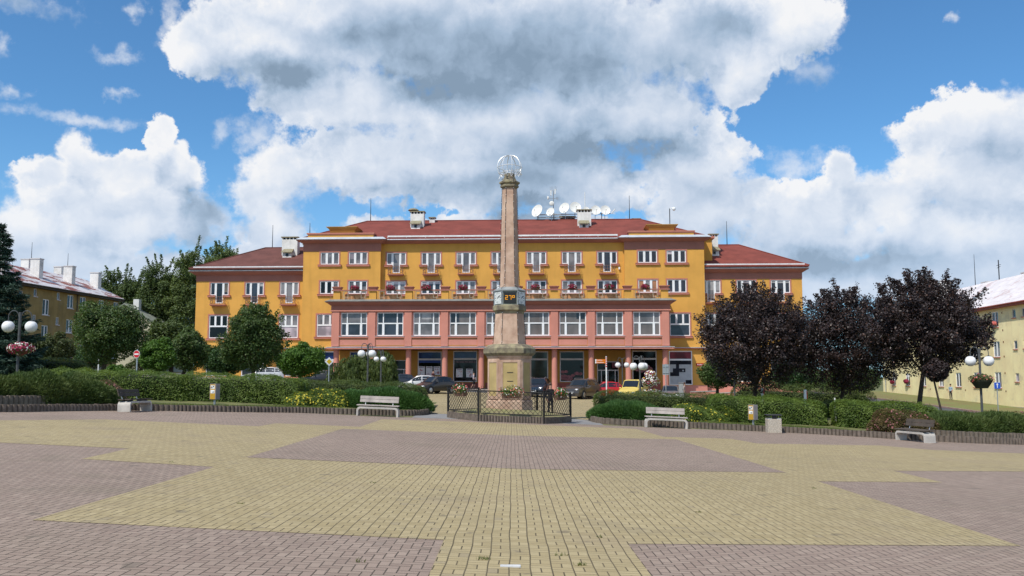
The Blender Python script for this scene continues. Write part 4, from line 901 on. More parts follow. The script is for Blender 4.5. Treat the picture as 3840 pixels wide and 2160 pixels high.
def rowbuilding(name,label,loc,rz,length,x0,zb,ze,zr,half,wallm,roofm,wins,eave,chims,rods,eaveproj=.55,blind=()):
    """long apartment block; local x runs along its street wall, local -y faces the square"""
    t=thing(name,label,'building',loc,rz); x1=x0+length; ops=[(x-w/2,x+w/2,z-h/2,z+h/2) for x,z,w,h,_ in wins]
    m=MB().wall(x0,x1,zb,ze,0,ops,.14)
    for q in (x0,x1): m.add([(q,0,zb),(q,2*half,zb),(q,2*half,ze),(q,half,zr-.12),(q,0,ze)],[(0,1,2,3,4)])
    m.quad((x0,2*half,zb),(x0,2*half,ze),(x1,2*half,ze),(x1,2*half,zb)); m.build('wall',wallm,t)
    sl=(zr-ze)/half; r=MB(); e=eaveproj; z0=ze-sl*e
    for s in (0,1):
        ya,yb=(-e,half) if s==0 else (2*half+e,half)
        r.add([(x0-.35,ya,z0+.08),(x1+.35,ya,z0+.08),(x1+.35,yb,zr+.08),(x0-.35,yb,zr+.08),(x0-.35,ya,z0-.04),(x1+.35,ya,z0-.04),(x1+.35,yb,zr-.04),(x0-.35,yb,zr-.04)],[(0,1,2,3),(4,7,6,5),(0,4,5,1),(1,5,6,2),(2,6,7,3),(3,7,4,0)])
    ro=r.build('roof',roofm,t)
    b=MB(); b.box(x0-.3,x1+.3,-e-.02,-.001,z0-.26,z0-.06); b.build('eaves_board',eave,t)
    gq=MB(); gq.tube([(x0-.3,-e-.08,z0-.02),(x1+.3,-e-.08,z0-.02)],.085,8); gq.build('gutter',eave,t)
    for x,z,w,h,gl in wins:
        o=window(t,x,z-h/2,z+h/2,w,0,'two' if w>.9 else 'one',gl,False,None,frame=WHT if w>.9 else FRM,fd=.1)
        s=MB(); s.box(x-w/2-.08,x+w/2+.08,-.1,.02,z-h/2-.09,z-h/2); s.build('sill',SILL if wallm is CRM else FRM,o)
    for x,y,w,d,za,zb_ in chims:
        c=MB(); c.box(x-w/2,x+w/2,y-d/2,y+d/2,za,zb_-.1); o=c.build('chimney',CHIM,ro); c=MB(); c.box(x-w/2-.06,x+w/2+.06,y-d/2-.06,y+d/2+.06,zb_-.1,zb_); c.build('chimney_cap',FRM,o)
    for x,y,z,h in rods:
        c=MB(); c.tube([(x,y,z),(x,y,z+h)],[.05,.02],5); c.build('lightning_rod',DARKM,t)
    return t
# left block: wall line X=-60.7+.0877Y, local x = distance along it from Y=100
ka=math.sqrt(1+.0877**2)
lw=[]
lx=lambda Y: (Y-100)*ka
for Y in (105.3,107.9,112.0,115.5):
    for z,gl in ((10.55,GD),(7.7,GC),(4.9,GD)): lw.append((lx(Y),z,1.25,1.55,gl))
for z in (9.55,6.65): lw.append((lx(100.6),z,1.2,1.75,GX))
for Y in (98.6,102.9):
    for z in (11.0,8.15,5.3): lw.append((lx(Y),z,.62,.85,GC))
for Y in (93.5,90.5,96.1):
    for z in (10.55,7.7,4.9): lw.append((lx(Y),z,.7,.85,GD))
lw.append((lx(99.6),3.0,1.1,2.3,GX))
lch=[(lx(96.4),2.6,.75,1.1,12.6,15.4),(lx(102.3),2.4,.75,1.1,12.6,15.25),(lx(108.8),2.4,.75,1.1,12.6,15.2),(lx(114.8),2.5,.75,1.1,12.6,15.1),
     (lx(99.6),6.2,.75,1.0,13.4,15.9),(lx(106.2),6.2,.75,1.0,13.4,15.75),(lx(112.8),6.2,.75,1.0,13.4,15.65)]
LB=rowbuilding('apartment_block','long khaki plaster apartment block with flaking white and rust roof',(-60.7+.0877*100,100,0),math.atan2(1,.0877),31.2,lx(85),1.0,12.0,14.4,5.0,KHA,ROL,lw,BOARD,lch,
   [(lx(96.3),3.2,14.6,3.0),(lx(105.2),5,14.3,3.3),(lx(112.6),5,14.3,3.0)])
b=MB(); b.box(lx(85.2),lx(115.9),-.04,.05,1.0,3.1); b.build('plinth',M('grey_plinth',(.30,.28,.24),.95,.2,.6,.3,50,dirt=.3),LB)
p=MB(); p.tube([(lx(106.6),-.1,11.8),(lx(106.6),-.1,2)],.05,6); p.build('downpipe',BOARD,LB)
# right block: wall line X=44.6+.064Y ; local x runs towards the camera
kr=math.sqrt(1+.064**2); rx_=lambda Y: (100-Y)*kr
rw=[]
for i,Y in enumerate((95.0,100.0,104.7,109.6,115.0,120.4,125.6)):
    for z,gl in ((7.8,GD),(4.7,GC),(1.5,GC)): rw.append((rx_(Y),z,1.45,1.62,[GD,GC,GB][(i+int(z))%3]))
for Y in (90.9,88.9,86.5):
    for z in (8.15,5.0,1.75): rw.append((rx_(Y),z,.72,.85,GD if z>3 else GL))
RB=rowbuilding('apartment_block','long cream plaster apartment block with white sheet metal roof and red gutter',(44.6+.064*100,100,0),math.atan2(-1,-.064),50,rx_(130),-2.6,9.55,12.95,5.0,CRM,ROR,rw,REDG,
   [(rx_(113.5),2.4,.95,1.2,10.6,13.9),(rx_(119.5),2.4,.95,1.1,10.6,13.6),(rx_(110.0),6.2,1.5,.9,12.2,13.35),(rx_(100),6.2,1.8,.9,12.2,13.4)],[(rx_(110.6),5,12.9,3.9),(rx_(97.4),5,12.9,3.9)])
b=MB(); b.box(rx_(129.8),rx_(80.2),-.04,.05,-2.6,-1.15); b.build('plinth',M('grey_plinth_right',(.42,.38,.30),.95,.15,.6,.3,50,dirt=.3),RB)
v=MB()
for Y in (93.4,):
    for z in (8.4,6.6,5.4,3.9,2.2,.35): v.box(rx_(Y)-.09,rx_(Y)+.09,-.02,.03,z-.09,z+.09)
for Y in (103,108,113): v.box(rx_(Y)-.09,rx_(Y)+.09,-.02,.03,.25,.43)
v.build('vent_grille',M('rust_vent',(.2,.09,.04),.8,.2,8),RB)
v=MB()
for Y in (97.6,92.8,88.3): v.box(rx_(Y)-.45,rx_(Y)+.45,-.07,.0,-1.55,-1.2)
v.build('cellar_window',GX,RB)
p=MB(); p.tube([(rx_(128.6),-.1,9.4),(rx_(128.6),-.1,-1)],.07,6); p.build('downpipe',GALV,RB)
a=MB(); a.tube([(rx_(104.4),5,12.9),(rx_(104.4),5,15.3)],.06,5); a.tube([(rx_(104.4)-.5,5,14.7),(rx_(104.4)+.5,5,14.7)],.03,5); a.tube([(rx_(104.4)-.4,5,14.4),(rx_(104.4)+.4,5,14.5)],.03,5); a.build('roof_aerial',DARKM,RB)
s=MB(); s.add([(rx_(103.6),.9,10.25),(rx_(102.2),.9,10.25),(rx_(102.2),2.3,11.2),(rx_(103.6),2.3,11.2),(rx_(103.6),.9,10.4),(rx_(102.2),.9,10.4),(rx_(102.2),2.3,11.35),(rx_(103.6),2.3,11.35)],[(4,5,6,7),(0,1,5,4),(1,2,6,5),(3,0,4,7)]); s.build('roof_hatch',GALV,RB)
def rbw(Y,y,z):
    a=math.atan2(-1,-.064); c,s=math.cos(a),math.sin(a); x=rx_(Y); return Vector((51+x*c-y*s,100+x*s+y*c,z)),a
for Y,z,lab,cl_ in ((95.0,7.05,'orange flowers in a window box on the upper floor of the cream block',[(FPK,120)]),(125.6,.85,'red flowers in a lowest floor window box, far end of the cream block',[(FRED,110)]),(120.4,.95,'big crimson flower cluster in a lowest floor window box of the cream block',[(FRED,200)])):
    p,a=rbw(Y,-.2,z); flowerbox(p,a,1.0,lab,cl_,group='window boxes on the cream block',n=80,size=.07,fs=1.2)
# house with a pale gable behind the left block
H=thing('gabled_house','pale house gable with one window behind the round tree','house',(-54.6,128,0),R(-3))
m=MB(); m.add([(-5.2,0,0),(5.0,0,0),(5.0,0,9.1),(-.2,0,12.1),(-5.2,0,9.1)],[(0,1,2,3,4)]); m.add([(-5.2,9,0),(5.0,9,0),(5.0,9,9.1),(-.2,9,12.1),(-5.2,9,9.1)],[(0,1,2,3,4)])
m.quad((5.0,0,0),(5.0,9,0),(5.0,9,9.1),(5.0,0,9.1)); m.quad((-5.2,0,0),(-5.2,9,0),(-5.2,9,9.1),(-5.2,0,9.1)); m.build('wall',M('pale_grey_render',(.50,.47,.36),.95,.08,.6,.3,60,streak=.2),H)
r=MB()
for sx,xe in ((1,5.4),(-1,-5.6)):
    r.add([(xe,-.3,8.95),(xe,9.3,8.95),(-.2,9.3,12.25),(-.2,-.3,12.25),(xe,-.3,8.8),(xe,9.3,8.8),(-.2,9.3,12.08),(-.2,-.3,12.08)],[(0,1,2,3),(4,7,6,5),(0,4,5,1),(1,5,6,2),(2,6,7,3),(3,7,4,0)])
rf=r.build('roof',M('grey_green_roof',(.22,.24,.20),.8,.2,1),H)
c=MB(); c.box(.5,1.3,1,1.8,11.2,12.9); c.build('chimney',CHIM,rf)
for x,z in ((3.5,7.05),(3.5,3.2),(.3,7.05)): window(H,x,z-.75,z+.75,1.3,-.04,'two',GD,False,SILL,fd=.03)
# ---------------------------------------------------------------- the clock obelisk on its fenced island
CX,CY=-.12,43.2; HEX=[(math.cos(R(60*k)),math.sin(R(60*k))) for k in range(6)]   # flat side faces the camera
HS=M('obelisk_stone',(.50,.315,.225),.9,.18,1.6,.7,80,tint=(.53,.38,.285),streak=.35,dirt=.2)
HP=M('obelisk_plaster_panel',(.46,.345,.15),.9,.12,1.4,.4,60,streak=.25,dirt=.2)
HD=M('mossy_stone_slab',(.21,.17,.13),.95,.3,3,.8,50,tint=(.26,.23,.14),streak=.4)
HG=M('clock_housing',(.17,.19,.16),.6,.15,3,.2,40)
OB=thing('clock_obelisk','tall tapering stone clock obelisk with wire globe on top','monument',(CX,CY,0),R(2))
def hexa(m,prof):
    return m.loft([[(r*x,r*y,z) for x,y in HEX] for r,z in prof],True)
m=hexa(MB(),[(1.10,.05),(1.10,.62),(1.03,.66),(1.03,2.60),(1.08,2.67),(1.08,2.74)]); m.build('pedestal',HS,OB)
# recessed looking yellow panels on the six faces
for k in range(6):
    a=R(60*k+30); q=MB(); ap=1.03*math.cos(R(30)); T=Matrix.Rotation(a,4,'Z')@Matrix.Translation((ap,0,0))
    fr=MB(); fr.box(-.01,.035,-.46,-.34,.72,2.52); fr.box(-.01,.035,.34,.46,.72,2.52); fr.box(-.01,.035,-.34,.34,2.42,2.52); fr.box(-.01,.035,-.34,.34,.72,.86)
    fr.v=[tuple(T@Vector(p)) for p in fr.v]; fr.build('panel_border',HS,OB)
    q.box(-.005,.012,-.34,.34,.86,2.42); q.v=[tuple(T@Vector(p)) for p in q.v]; o=q.build('panel',HP,OB)
    if k==4:
        s=MB()
        for z in (1.93,1.53): s.box(.008,.02,-.14,.14,z,z+.035)
        s.v=[tuple(T@Vector(p)) for p in s.v]; s.build('iron_slot',DARKM,o)
m=hexa(MB(),[(1.12,2.74),(1.24,2.86),(1.24,3.08),(1.05,3.23),(.80,3.30)]); m.build('slab',HD,OB)
m=hexa(MB(),[(.78,3.28),(.76,3.34),(.67,4.74)]); m.build('middle_block',HS,OB)
m=hexa(MB(),[(.68,4.74),(.70,4.84),(.80,4.90),(.80,5.10),(.74,5.14)]); m.build('ledge',HD,OB)
m=hexa(MB(),[(.72,5.14),(.72,5.80)]); cb=m.build('clock_box',HG,OB)
m=hexa(MB(),[(.79,5.80),(.79,5.85),(.50,6.0)]); m.build('clock_roof',M('dull_zinc',(.25,.27,.27),.6,.2,3,.2,40),OB)
WF=M('clock_dial_white',(.66,.68,.66),.35,.05,3); BKM=M('black_paint',(.012,.012,.012),.5,.1)
dig,nt_,out_=nodes('amber_led'); e_=N(nt_,'ShaderNodeEmission'); e_.inputs[0].default_value=(1,.42,.03,1); e_.inputs[1].default_value=.8; L(nt_,e_.outputs[0],out_.inputs[0])
ap=.72*math.cos(R(30))
def onface(k,fn):
    T=Matrix.Rotation(R(60*k+30),4,'Z')@Matrix.Translation((ap,0,0)); m=MB(); fn(m); m.v=[tuple(T@Vector(p)) for p in m.v]; return m
for k in range(6):
    if k==4:
        o=onface(k,lambda m:m.box(.0,.02,-.29,.29,5.2,5.72)).build('display',M('display_glass',(.02,.02,.018),.25,.1),OB)
        SEG={'2':'abged','7':'abc','o':'abgf'}
        def digits(m):
            for ch,y0 in (('2',-.225),('7',-.055),('o',.105)):
                w,h,t=.125,.205,.03; z0=5.37
                pos={'a':(0,w,h-t,h),'g':(0,w,h/2-t/2,h/2+t/2),'d':(0,w,0,t),'b':(w-t,w,h/2,h),'c':(w-t,w,0,h/2),'f':(0,t,h/2,h),'e':(0,t,0,h/2)}
                for s in SEG[ch]:
                    a,b,c,d=pos[s]; m.box(.02,.026,y0+a,y0+b,z0+c,z0+d)
        onface(k,digits).build('digits',dig,o)
    else:
        d=onface(k,lambda m:m.box(0,.025,-.29,.29,5.19,5.77)).build('clock_dial',WF,OB)
        def marks(m):
            for i in range(12):
                t=R(30*i); r0,r1=.2,.265
                w=.028 if i%3==0 else .016; M4=Matrix.Translation((0,0,5.48))@Matrix.Rotation(t,4,'X')
                q=MB().box(.025,.03,-w/2,w/2,r0-(.03 if i%3==0 else 0),r1); m.add([M4@Vector(p) for p in q.v],q.f)
        onface(k,marks).build('hour_mark',BKM,d)
        def hands(m):
            for t,l,w in ((R(-56),.15,.036),(R(-65),.235,.026)):
                M4=Matrix.Translation((0,0,5.48))@Matrix.Rotation(t,4,'X'); q=MB().box(.031,.036,-w/2,w/2,-.04,l); m.add([M4@Vector(p) for p in q.v],q.f)
        onface(k,hands).build('clock_hands',BKM,d)
for k in range(6):
    x,y=HEX[k]; c=MB(); c.tube([(.725*x,.725*y,5.14),(.725*x,.725*y,5.8)],.028,6); c.build('corner_trim',GALV,cb)
m=hexa(MB(),[(.455,5.95),(.345,10.72),(.345,10.86)]); m.build('shaft',HS,OB)
m=hexa(MB(),[(.35,10.80),(.45,10.88),(.45,10.95),(.41,10.99),(.50,11.06),(.50,11.13),(.34,11.22),(.25,11.40),(.25,11.52)]); m.build('capital',HD,OB)
m=MB(); m.lathe([(.22,11.5),(.24,11.55),(.12,11.62)],10); m.build('globe_stub',ZINC,OB)
ALU=M('bright_aluminium',(.74,.75,.76),.4,.06,8,metal=.35); m=MB(); r=.60; cz=11.86
for k in range(8):
    a=R(45*k+10); pts=[]
    for j in range(13):
        t=R(6+j*10.6); pts.append((r*math.sin(t)*math.cos(a),r*math.sin(t)*math.sin(a),cz+r*math.cos(t)))
    m.tube(pts,.02,6)
gl=m.build('globe_rib',ALU,OB)
m=MB()
for z,h in ((.0,.02),(-.30,.03)):
    q=math.sqrt(r*r-z*z); m.tube([(q*math.cos(R(15*i)),q*math.sin(R(15*i)),cz+z+h*math.sin(R(45*i))) for i in range(25)],.017,5)
random.seed(3)
for k in range(9):   # bent loose wires low in the globe
    a=random.uniform(0,6.3); b=a+random.uniform(.5,1.2); p=[]
    for i in range(5):
        t=a+(b-a)*i/4; q=random.uniform(.45,.62); p.append((q*math.cos(t),q*math.sin(t),cz-random.uniform(.12,.55)))
    m.tube(p,.013,4)
for k in range(6):
    x,y=HEX[k]; m.tube([(.23*x,.23*y,11.5),(.5*x,.5*y,cz-.33)],.017,4)
m.build('globe_wire',ALU,OB)
# strings of little lamps down the edges
m=MB(); lm=MB()
for k in (3,4,5,0):
    x,y=HEX[k]; p=[]
    for j in range(46):
        z=10.8-j*.168
        rr=(.345+(10.72-z)/4.77*.11) if z>6 else (.74 if z>5.1 else .67+(4.74-z)/1.4*.09)
        rr+=.02; jx=random.uniform(-.012,.012); p.append((rr*x+jx,rr*y+random.uniform(-.012,.012),z)); 
        if j%2==0: lm.sphere((rr*x*1.03+jx,rr*y*1.03-.01,z),.016,5,4)
    m.tube(p,.011,4,False)
lc=m.build('light_cable',BKM,OB); lm.build('bulb',WHT,lc)
# island: palisade edging, gravel mound, fence
HR=2.9; hv=[(CX+HR*math.cos(R(60*k+2)),CY-.0+HR*math.sin(R(60*k+2))) for k in range(6)]
hp=hv+[hv[0]]
palisade('palisade_edging',hp,.29,'hexagonal ring of palisade posts round the obelisk island',side=1,dia=.13,group=None)
mv=[];mq=[];ns=36
for j,rr in enumerate((1.0,.8,.6,.45,.30,.0)):
    for k in range(ns):
        a=2*PI*k/ns; s=k/ns*6; i0=int(s)%6; f_=s-int(s); ex=hv[i0][0]*(1-f_)+hv[(i0+1)%6][0]*f_; ey=hv[i0][1]*(1-f_)+hv[(i0+1)%6][1]*f_
        x=CX+(ex-CX)*rr*.99; y=CY+(ey-CY)*rr*.99; z=zt(ex,ey)*rr+zt(CX,CY)*(1-rr)+.22+.42*(1-rr)**.8*(1.1 if rr>.3 else 1); mv.append((x,y,z+random.uniform(-.015,.015)))
for j in range(5):
    for k in range(ns): mq.append((j*ns+k,j*ns+(k+1)%ns,(j+1)*ns+(k+1)%ns,(j+1)*ns+k))
o=fastmesh('gravel_mound',np.array(mv),np.array(mq),M('dry_gravel',(.30,.25,.14),.95,.3,3,.9,45,tint=(.17,.17,.07))); tag(o,kind='structure')
FEN=thing('iron_fence','low black iron mesh fence in a hexagon round the obelisk','fence',(0,0,0))
IRON=M('black_iron',(.022,.021,.020),.55,.25,10,.2,80,metal=.3)
for k in range(6):
    a=Vector(hv[k]); b=Vector(hv[(k+1)%6]); za=zt(*a)+.30; zb=zt(*b)+.30; t=(b-a); Ln=t.length; t/=Ln; n=Vector((t.y,-t.x))
    p=MB()
    p.tube([(a.x,a.y,za-.62),(a.x,a.y,za+1.12)],.045,8); p.build('post',IRON,FEN)
    m=MB()
    def P(s,h): 
        q=a.lerp(b,s); z=za*(1-s)+zb*s; return (q.x,q.y,z+h)
    for s0,s1,h0,h1,r in ((.03,.97,.06,.06,.022),(.03,.97,1.06,1.06,.026),(.03,.03,.06,1.06,.022),(.97,.97,.06,1.06,.022)): m.tube([P(s0,h0),P(s1,h1)],r,5)
    if 0<=k<=2:
        for i in range(24): s=.04+.92*i/23; m.tube([P(s,1.06),P(s,1.2)],.010,4)
    fr=m.build('fence_panel',IRON,FEN)
    m=MB(); W=.92*Ln; Hh=1.0; st=.215
    for d in (1,-1):
        u=-Hh
        while u<W:
            u0,u1=max(u,0),min(u+Hh*1.0,W)
            if u1>u0+.02:
                h0=(u0-u); h1=(u1-u)
                if d<0: h0,h1=Hh-h0,Hh-h1
                m.tube([P(.04+u0/Ln,.06+h0),P(.04+u1/Ln,.06+h1)],.0085,4,False)
            u+=st
    m.build('wire_mesh',IRON,fr)
for k,lab in ((4,'salmon and white geraniums in the flower box on the front of the iron fence'),(3,'salmon and white geraniums in the flower box on the left side of the iron fence'),(5,'salmon and white geraniums in the flower box on the right side of the iron fence')):
    a=Vector(hv[k]); b=Vector(hv[(k+1)%6]); q=a.lerp(b,.5 if k==4 else (.5 if k==3 else .5)); t=(b-a).normalized(); n=Vector((t.y,-t.x)); q+=n*.13
    flowerbox((q.x,q.y,zt(q.x,q.y)+1.06),math.atan2(t.y,t.x),.9,lab,[(FPK,55),(FWH,26)],rx=.58,group='flower boxes on the iron fence',n=420,size=.042,fs=.75)

# ---------------------------------------------------------------- benches, bin, dispensers
BC=M('bench_concrete',(.48,.45,.41),.85,.12,3,.5,70,streak=.35,dirt=.2); WOOD=M('grey_weathered_wood',(.42,.37,.34),.85,.2,1.5,.5,40,streak=.6); WOODD=M('dark_weathered_wood',(.085,.068,.055),.85,.25,1.5,.5,40,streak=.4)
def bench(loc,rz,label,wood,w=1.9,back=True):
    t=thing('park_bench',label,'bench',loc,rz,'concrete and timber benches round the square')
    pts=[]; th=.085; hw=w/2; H=.42; r=.17
    outer=[(-hw,0)]+[(-hw+r-r*math.cos(R(a)),H-r+r*math.sin(R(a))) for a in range(0,91,15)]+[(hw-r+r*math.sin(R(a)),H-r+r*math.cos(R(a))) for a in range(0,91,15)]+[(hw,0)]
    ri=r-th*.6; inner=[(-hw+th,0)]+[(-hw+th+ri-ri*math.cos(R(a)),H-th-ri+ri*math.sin(R(a))) for a in range(0,91,15)]+[(hw-th-ri+ri*math.sin(R(a)),H-th-ri+ri*math.cos(R(a))) for a in range(0,91,15)]+[(hw-th,0)]
    m=MB(); n=len(outer); v=[]
    for y in (-.26,.26):
        v+=[(x,y,z) for x,z in outer]+[(x,y,z) for x,z in inner]
    f=[]
    for i in range(n-1):
        o0,o1,i0,i1=i,i+1,n+i,n+i+1; B=2*n
        f+=[(o0,o1,i1,i0),(B+o0,B+i0,B+i1,B+o1),(o0,B+o0,B+o1,o1),(i0,i1,B+i1,B+i0)]
    f+=[(0,n,3*n,2*n),(n-1,2*n-1+0,4*n-1,3*n-1)]
    m.add(v,f); m.build('frame',BC,t,bevel=.008)
    for y0,y1 in ((-.27,-.03),(.02,.25)):
        s=MB(); s.box(-hw+.0,hw-.0,y0,y1,H+.045,H+.09); s.build('seat',wood,t,bevel=.006)
    s=MB()
    for x in (-hw*.66,hw*.66): s.box(x-.04,x+.04,-.2,.22,H,H+.045)
    s.build('seat_spacer',DARKM,t)
    if back:
        for k,(z0,z1) in enumerate(((H+.2,H+.335),(H+.345,H+.48))):
            s=MB(); s.add([(x,y,z) for z,dy in ((z0,0),(z1,.04)) for x,y in ((-hw*.93,.22+dy+k*.04),(hw*.93,.22+dy+k*.04),(hw*.93,.265+dy+k*.04),(-hw*.93,.265+dy+k*.04))],[(0,3,2,1),(4,5,6,7),(0,1,5,4),(1,2,6,5),(2,3,7,6),(3,0,4,7)]); s.build('backrest',wood,t,bevel=.006)
        s=MB()
        for x in (-hw*.66,hw*.66): s.tube([(x,.2,H+.02),(x,.27,H+.2),(x,.33,H+.46)],.018,6)
        s.build('back_bracket',GALV,t)
    return t
def gb(x,y): return (x,y,zt(x,y))
def tilt(o,p): o.rotation_euler=(0,math.atan(.04)*1,o.rotation_euler[2]) if False else o.rotation_euler
p0=at(947,1565,41.2); bench(gb(-6.1,41.6),R(-2),'pale timber bench in front of the juniper left of the obelisk',WOOD).rotation_euler=(0,.04,R(0))
bench(gb(7.0,41.7),R(-1),'pale timber bench in front of the yellow flowers right of the obelisk',WOOD).rotation_euler=(0,.04,R(-1))
bench(gb(-15.15,36.75),R(88),'dark timber bench on pale concrete at the far left by the pink shrub',WOODD,1.85).rotation_euler=(-.03,.01,R(86))
bench(gb(16.75,38.1),R(-42),'dark timber bench on pale concrete at the far right by the pink shrubs',WOODD,1.85).rotation_euler=(.03,.0,R(-76))
bench(gnd(2785,58.5)[:],R(2),'white bench half hidden behind the clipped hedge under the purple tree',WHT,1.9).rotation_euler=(0,.03,R(2))
EXP=M('exposed_aggregate',(.36,.30,.23),.95,.4,30,1.,220,tint=(.5,.45,.38))
t=thing('litter_bin','square exposed aggregate litter bin with dark metal lid','litter bin',gb(11.75,41.15),R(-4))
m=MB(); m.box(-.3,.3,-.3,.3,0,.62); m.build('body',EXP,t,bevel=.012)
m=MB(); m.box(-.29,-.12,-.29,.29,.62,.66); m.box(.12,.29,-.29,.29,.62,.66); m.build('rim',GALV,t)
m=MB(); m.box(-.26,.26,-.26,.26,.60,.615)
for x,y in ((-.24,-.24),(.24,-.24),(-.24,.24),(.24,.24)): m.box(x-.02,x+.02,y-.02,y+.02,.6,.78)
m.box(-.1,.1,-.24,-.2,.62,.78); m.build('lid_posts',DARKM,t)
m=MB(); m.box(-.33,.33,-.33,.33,.78,.815); m.build('lid',M('dark_lid',(.05,.05,.06),.35,.2,4),t,bevel=.01)
GBX=M('grey_box_paint',(.26,.235,.235),.5,.1,3); ORG=M('ochre_panel',(.50,.29,.03),.5,.1,3)
def dispenser(loc,rz,label,face):
    t=thing('bag_dispenser',label,'dispenser',loc,rz,'bag dispensers on short posts')
    m=MB(); m.tube([(0,0,-.1),(0,0,.3)],.05,8); m.build('post',GALV,t)
    m=MB(); m.box(-.13,.13,-.19,.19,.28,.98); m.build('box',GBX,t,bevel=.01)
    x=-.13 if face<0 else .13; e=-1 if face<0 else 1
    m=MB(); a,b=sorted((x,x+e*.006)); m.box(a,b,-.15,.15,.3,.96); o=m.build('panel',ORG,t)
    m=MB(); a,b=sorted((x+e*.006,x+e*.011)); m.box(a,b,-.12,.12,.76,.91); m.box(a,b,-.12,.12,.56,.71); m.build('notice',WHT,o)
    m=MB(); a,b=sorted((x+e*.011,x+e*.015)); 
    for y,z,w,h in ((-.06,.84,.05,.05),(.05,.79,.06,.04),(-.02,.79,.03,.03),(-.07,.64,.05,.012),(-.07,.61,.1,.012),(-.07,.58,.08,.012),(.05,.85,.04,.02)): m.box(a,b,y-.02,y+w,z,z+h)
    m.build('print',BKM,o); return t
dispenser(gb(-13.35,41.0)[:2]+(zt(-13.35,41.0)+.2,),R(62),'grey box dispenser with ochre front on the left lawn',-1)
dispenser(gb(11.25,42.7)[:2]+(zt(11.25,42.7)+.2,),R(30),'grey box dispenser with ochre front behind the litter bin',-1)

# ---------------------------------------------------------------- lamps
GLOBE=M('opal_globe',(.80,.80,.80),.25,.02,2,spec=.5); LPOST=M('lamp_post_paint',(.075,.078,.08),.5,.2,6,.1,50)
def lamp(loc,h,arms,rot,label,gr=.25,pot=None,reach=.42):
    t=thing('street_lamp',label,'street lamp',loc,rot,'globe lamps of the square')
    m=MB(); m.tube([(0,0,-.3),(0,0,h+.62)],[.062,.055],10); m.lathe([(.085,-.3),(.085,.35),(.06,.4)],10); m.build('post',LPOST,t)
    for k in range(arms):
        a=2*PI*k/arms; c,s=math.cos(a),math.sin(a); pts=[]
        for j in range(13):
            q=R(180-15*j); x=.05+(reach-.05)/2*(1+math.cos(q)); z=h+.42+.26*math.sin(q); pts.append((x*c,x*s,z))
        pts.append((reach*c,reach*s,h+.2)); m=MB(); m.tube(pts,.02,6); o=m.build('arm',LPOST,t)
        m=MB(); m.lathe([(.11,.2),(.12,.235),(.03,.27)],10,(reach*c,reach*s,h)); m.build('globe_cap',LPOST,o)
        m=MB(); m.sphere((reach*c,reach*s,h),gr,24,16); m.build('globe',GLOBE,t,smooth=True)
    return t
p=gnd(58,38.5); lamp(p,at(64,1225,38.5).z-p.z,2,R(8),'two globe street lamp with flower basket at the far left',.25,reach=.46)
lz=at(64,1225,38.5).z
t=thing('flower_basket','round basket of white and crimson flowers on the far left lamp post','flower basket',(p.x+.15,p.y-.1,lz-1.05))
m=MB(); m.lathe([(.1,-.2),(.32,.0),(.36,.06)],12); m.build('bowl',POTB,t); bloompile('plant',t,(0,0,.12),.52,.45,.26,420,.05,[(FRED,190),(FWH,80)],fs=.9)
p=gnd(3688,44); lz=at(3688,1354,44).z; lamp(p,lz-p.z,2,R(-6),'two globe street lamp with planter at the far right',.25,reach=.42)
t=thing('hanging_planter','dark planter bowl of drooping foliage on the far right lamp post','planter',(p.x+.02,p.y-.05,lz-.98))
m=MB(); m.lathe([(.28,-.33),(.50,.0),(.52,.06)],8); m.build('bowl',M('dark_green_bowl',(.03,.035,.02),.7,.2,4),t); bloompile('plant',t,(0,0,.12),.60,.5,.24,700,.05,[(FPK,26)],leafmat('basket_leaf',(.06,.08,.02),(.13,.12,.045)))
p=gnd(1377,59); lz=at(1366,1327,59).z; lamp(p,lz-p.z,3,R(200),'globe street lamp behind the left juniper, in front of the weeping tree',.25)
p=gnd(1427,67); lz=at(1427,1347,67).z; lamp(p,lz-p.z,3,R(185),'small globe lamp standing in front of the weeping tree',.20,reach=.34)
p=gnd(2402,59); lz=at(2402,1374,59).z; lamp(p,lz-p.z,3,R(160),'globe street lamp in front of the yellow van',.25)
p=gnd(2335,84); lz=at(2335,1369,84).z; lamp(p,lz-p.z,2,R(10),'small distant globe lamp beside the shop entrance, left of the yellow van',.25)
# ---------------------------------------------------------------- vegetation
BARK=M('bark',(.06,.045,.035),.95,.3,6,.8,40); BARKL=M('pale_bark',(.30,.28,.25),.9,.4,4,.5,30)
LM=leafmat('maple_leaf',(0.039,0.079,0.021),(0.109,0.166,0.046),c=(.12,.13,.06)); LM2=leafmat('bright_maple_leaf',(0.046,0.112,0.013),(0.112,0.211,0.029))
LMD=leafmat('dark_leaf',(0.020,0.054,0.018),(0.059,0.119,0.034)); LP=leafmat('plum_leaf',(.020,.0145,.0155),(.066,.047,.047),.42,.18,c=(.11,.055,.04)); LBI=leafmat('birch_leaf',(0.074,0.113,0.032),(0.166,0.217,0.074))
LBG=leafmat('far_leaf',(.050,.085,.026),(.120,.165,.056)); LSP=leafmat('spruce_needle',(0.013,0.036,0.026),(0.046,0.091,0.062),.6,.1); LH=leafmat('hedge_leaf',(.055,.105,.016),(.185,.255,.05)); LHD=leafmat('dark_hedge_leaf',(.045,.080,.018),(.135,.175,.042))
LJ=leafmat('juniper_needle',(0.032,0.089,0.020),(0.086,0.179,0.040),.6,.15); LJ2=leafmat('brownish_juniper_needle',(.045,.085,.018),(.125,.165,.045),.6,.15); LW=leafmat('weeping_leaf',(0.042,0.072,0.018),(0.130,0.169,0.046)); LSB=leafmat('shrub_leaf',(.04,.06,.018),(.10,.125,.04))
LSPI=leafmat('spiraea_leaf',(.075,.06,.022),(.16,.12,.045)); FSP=blossom('spiraea_pink',(.30,.10,.11),(.45,.2,.2))
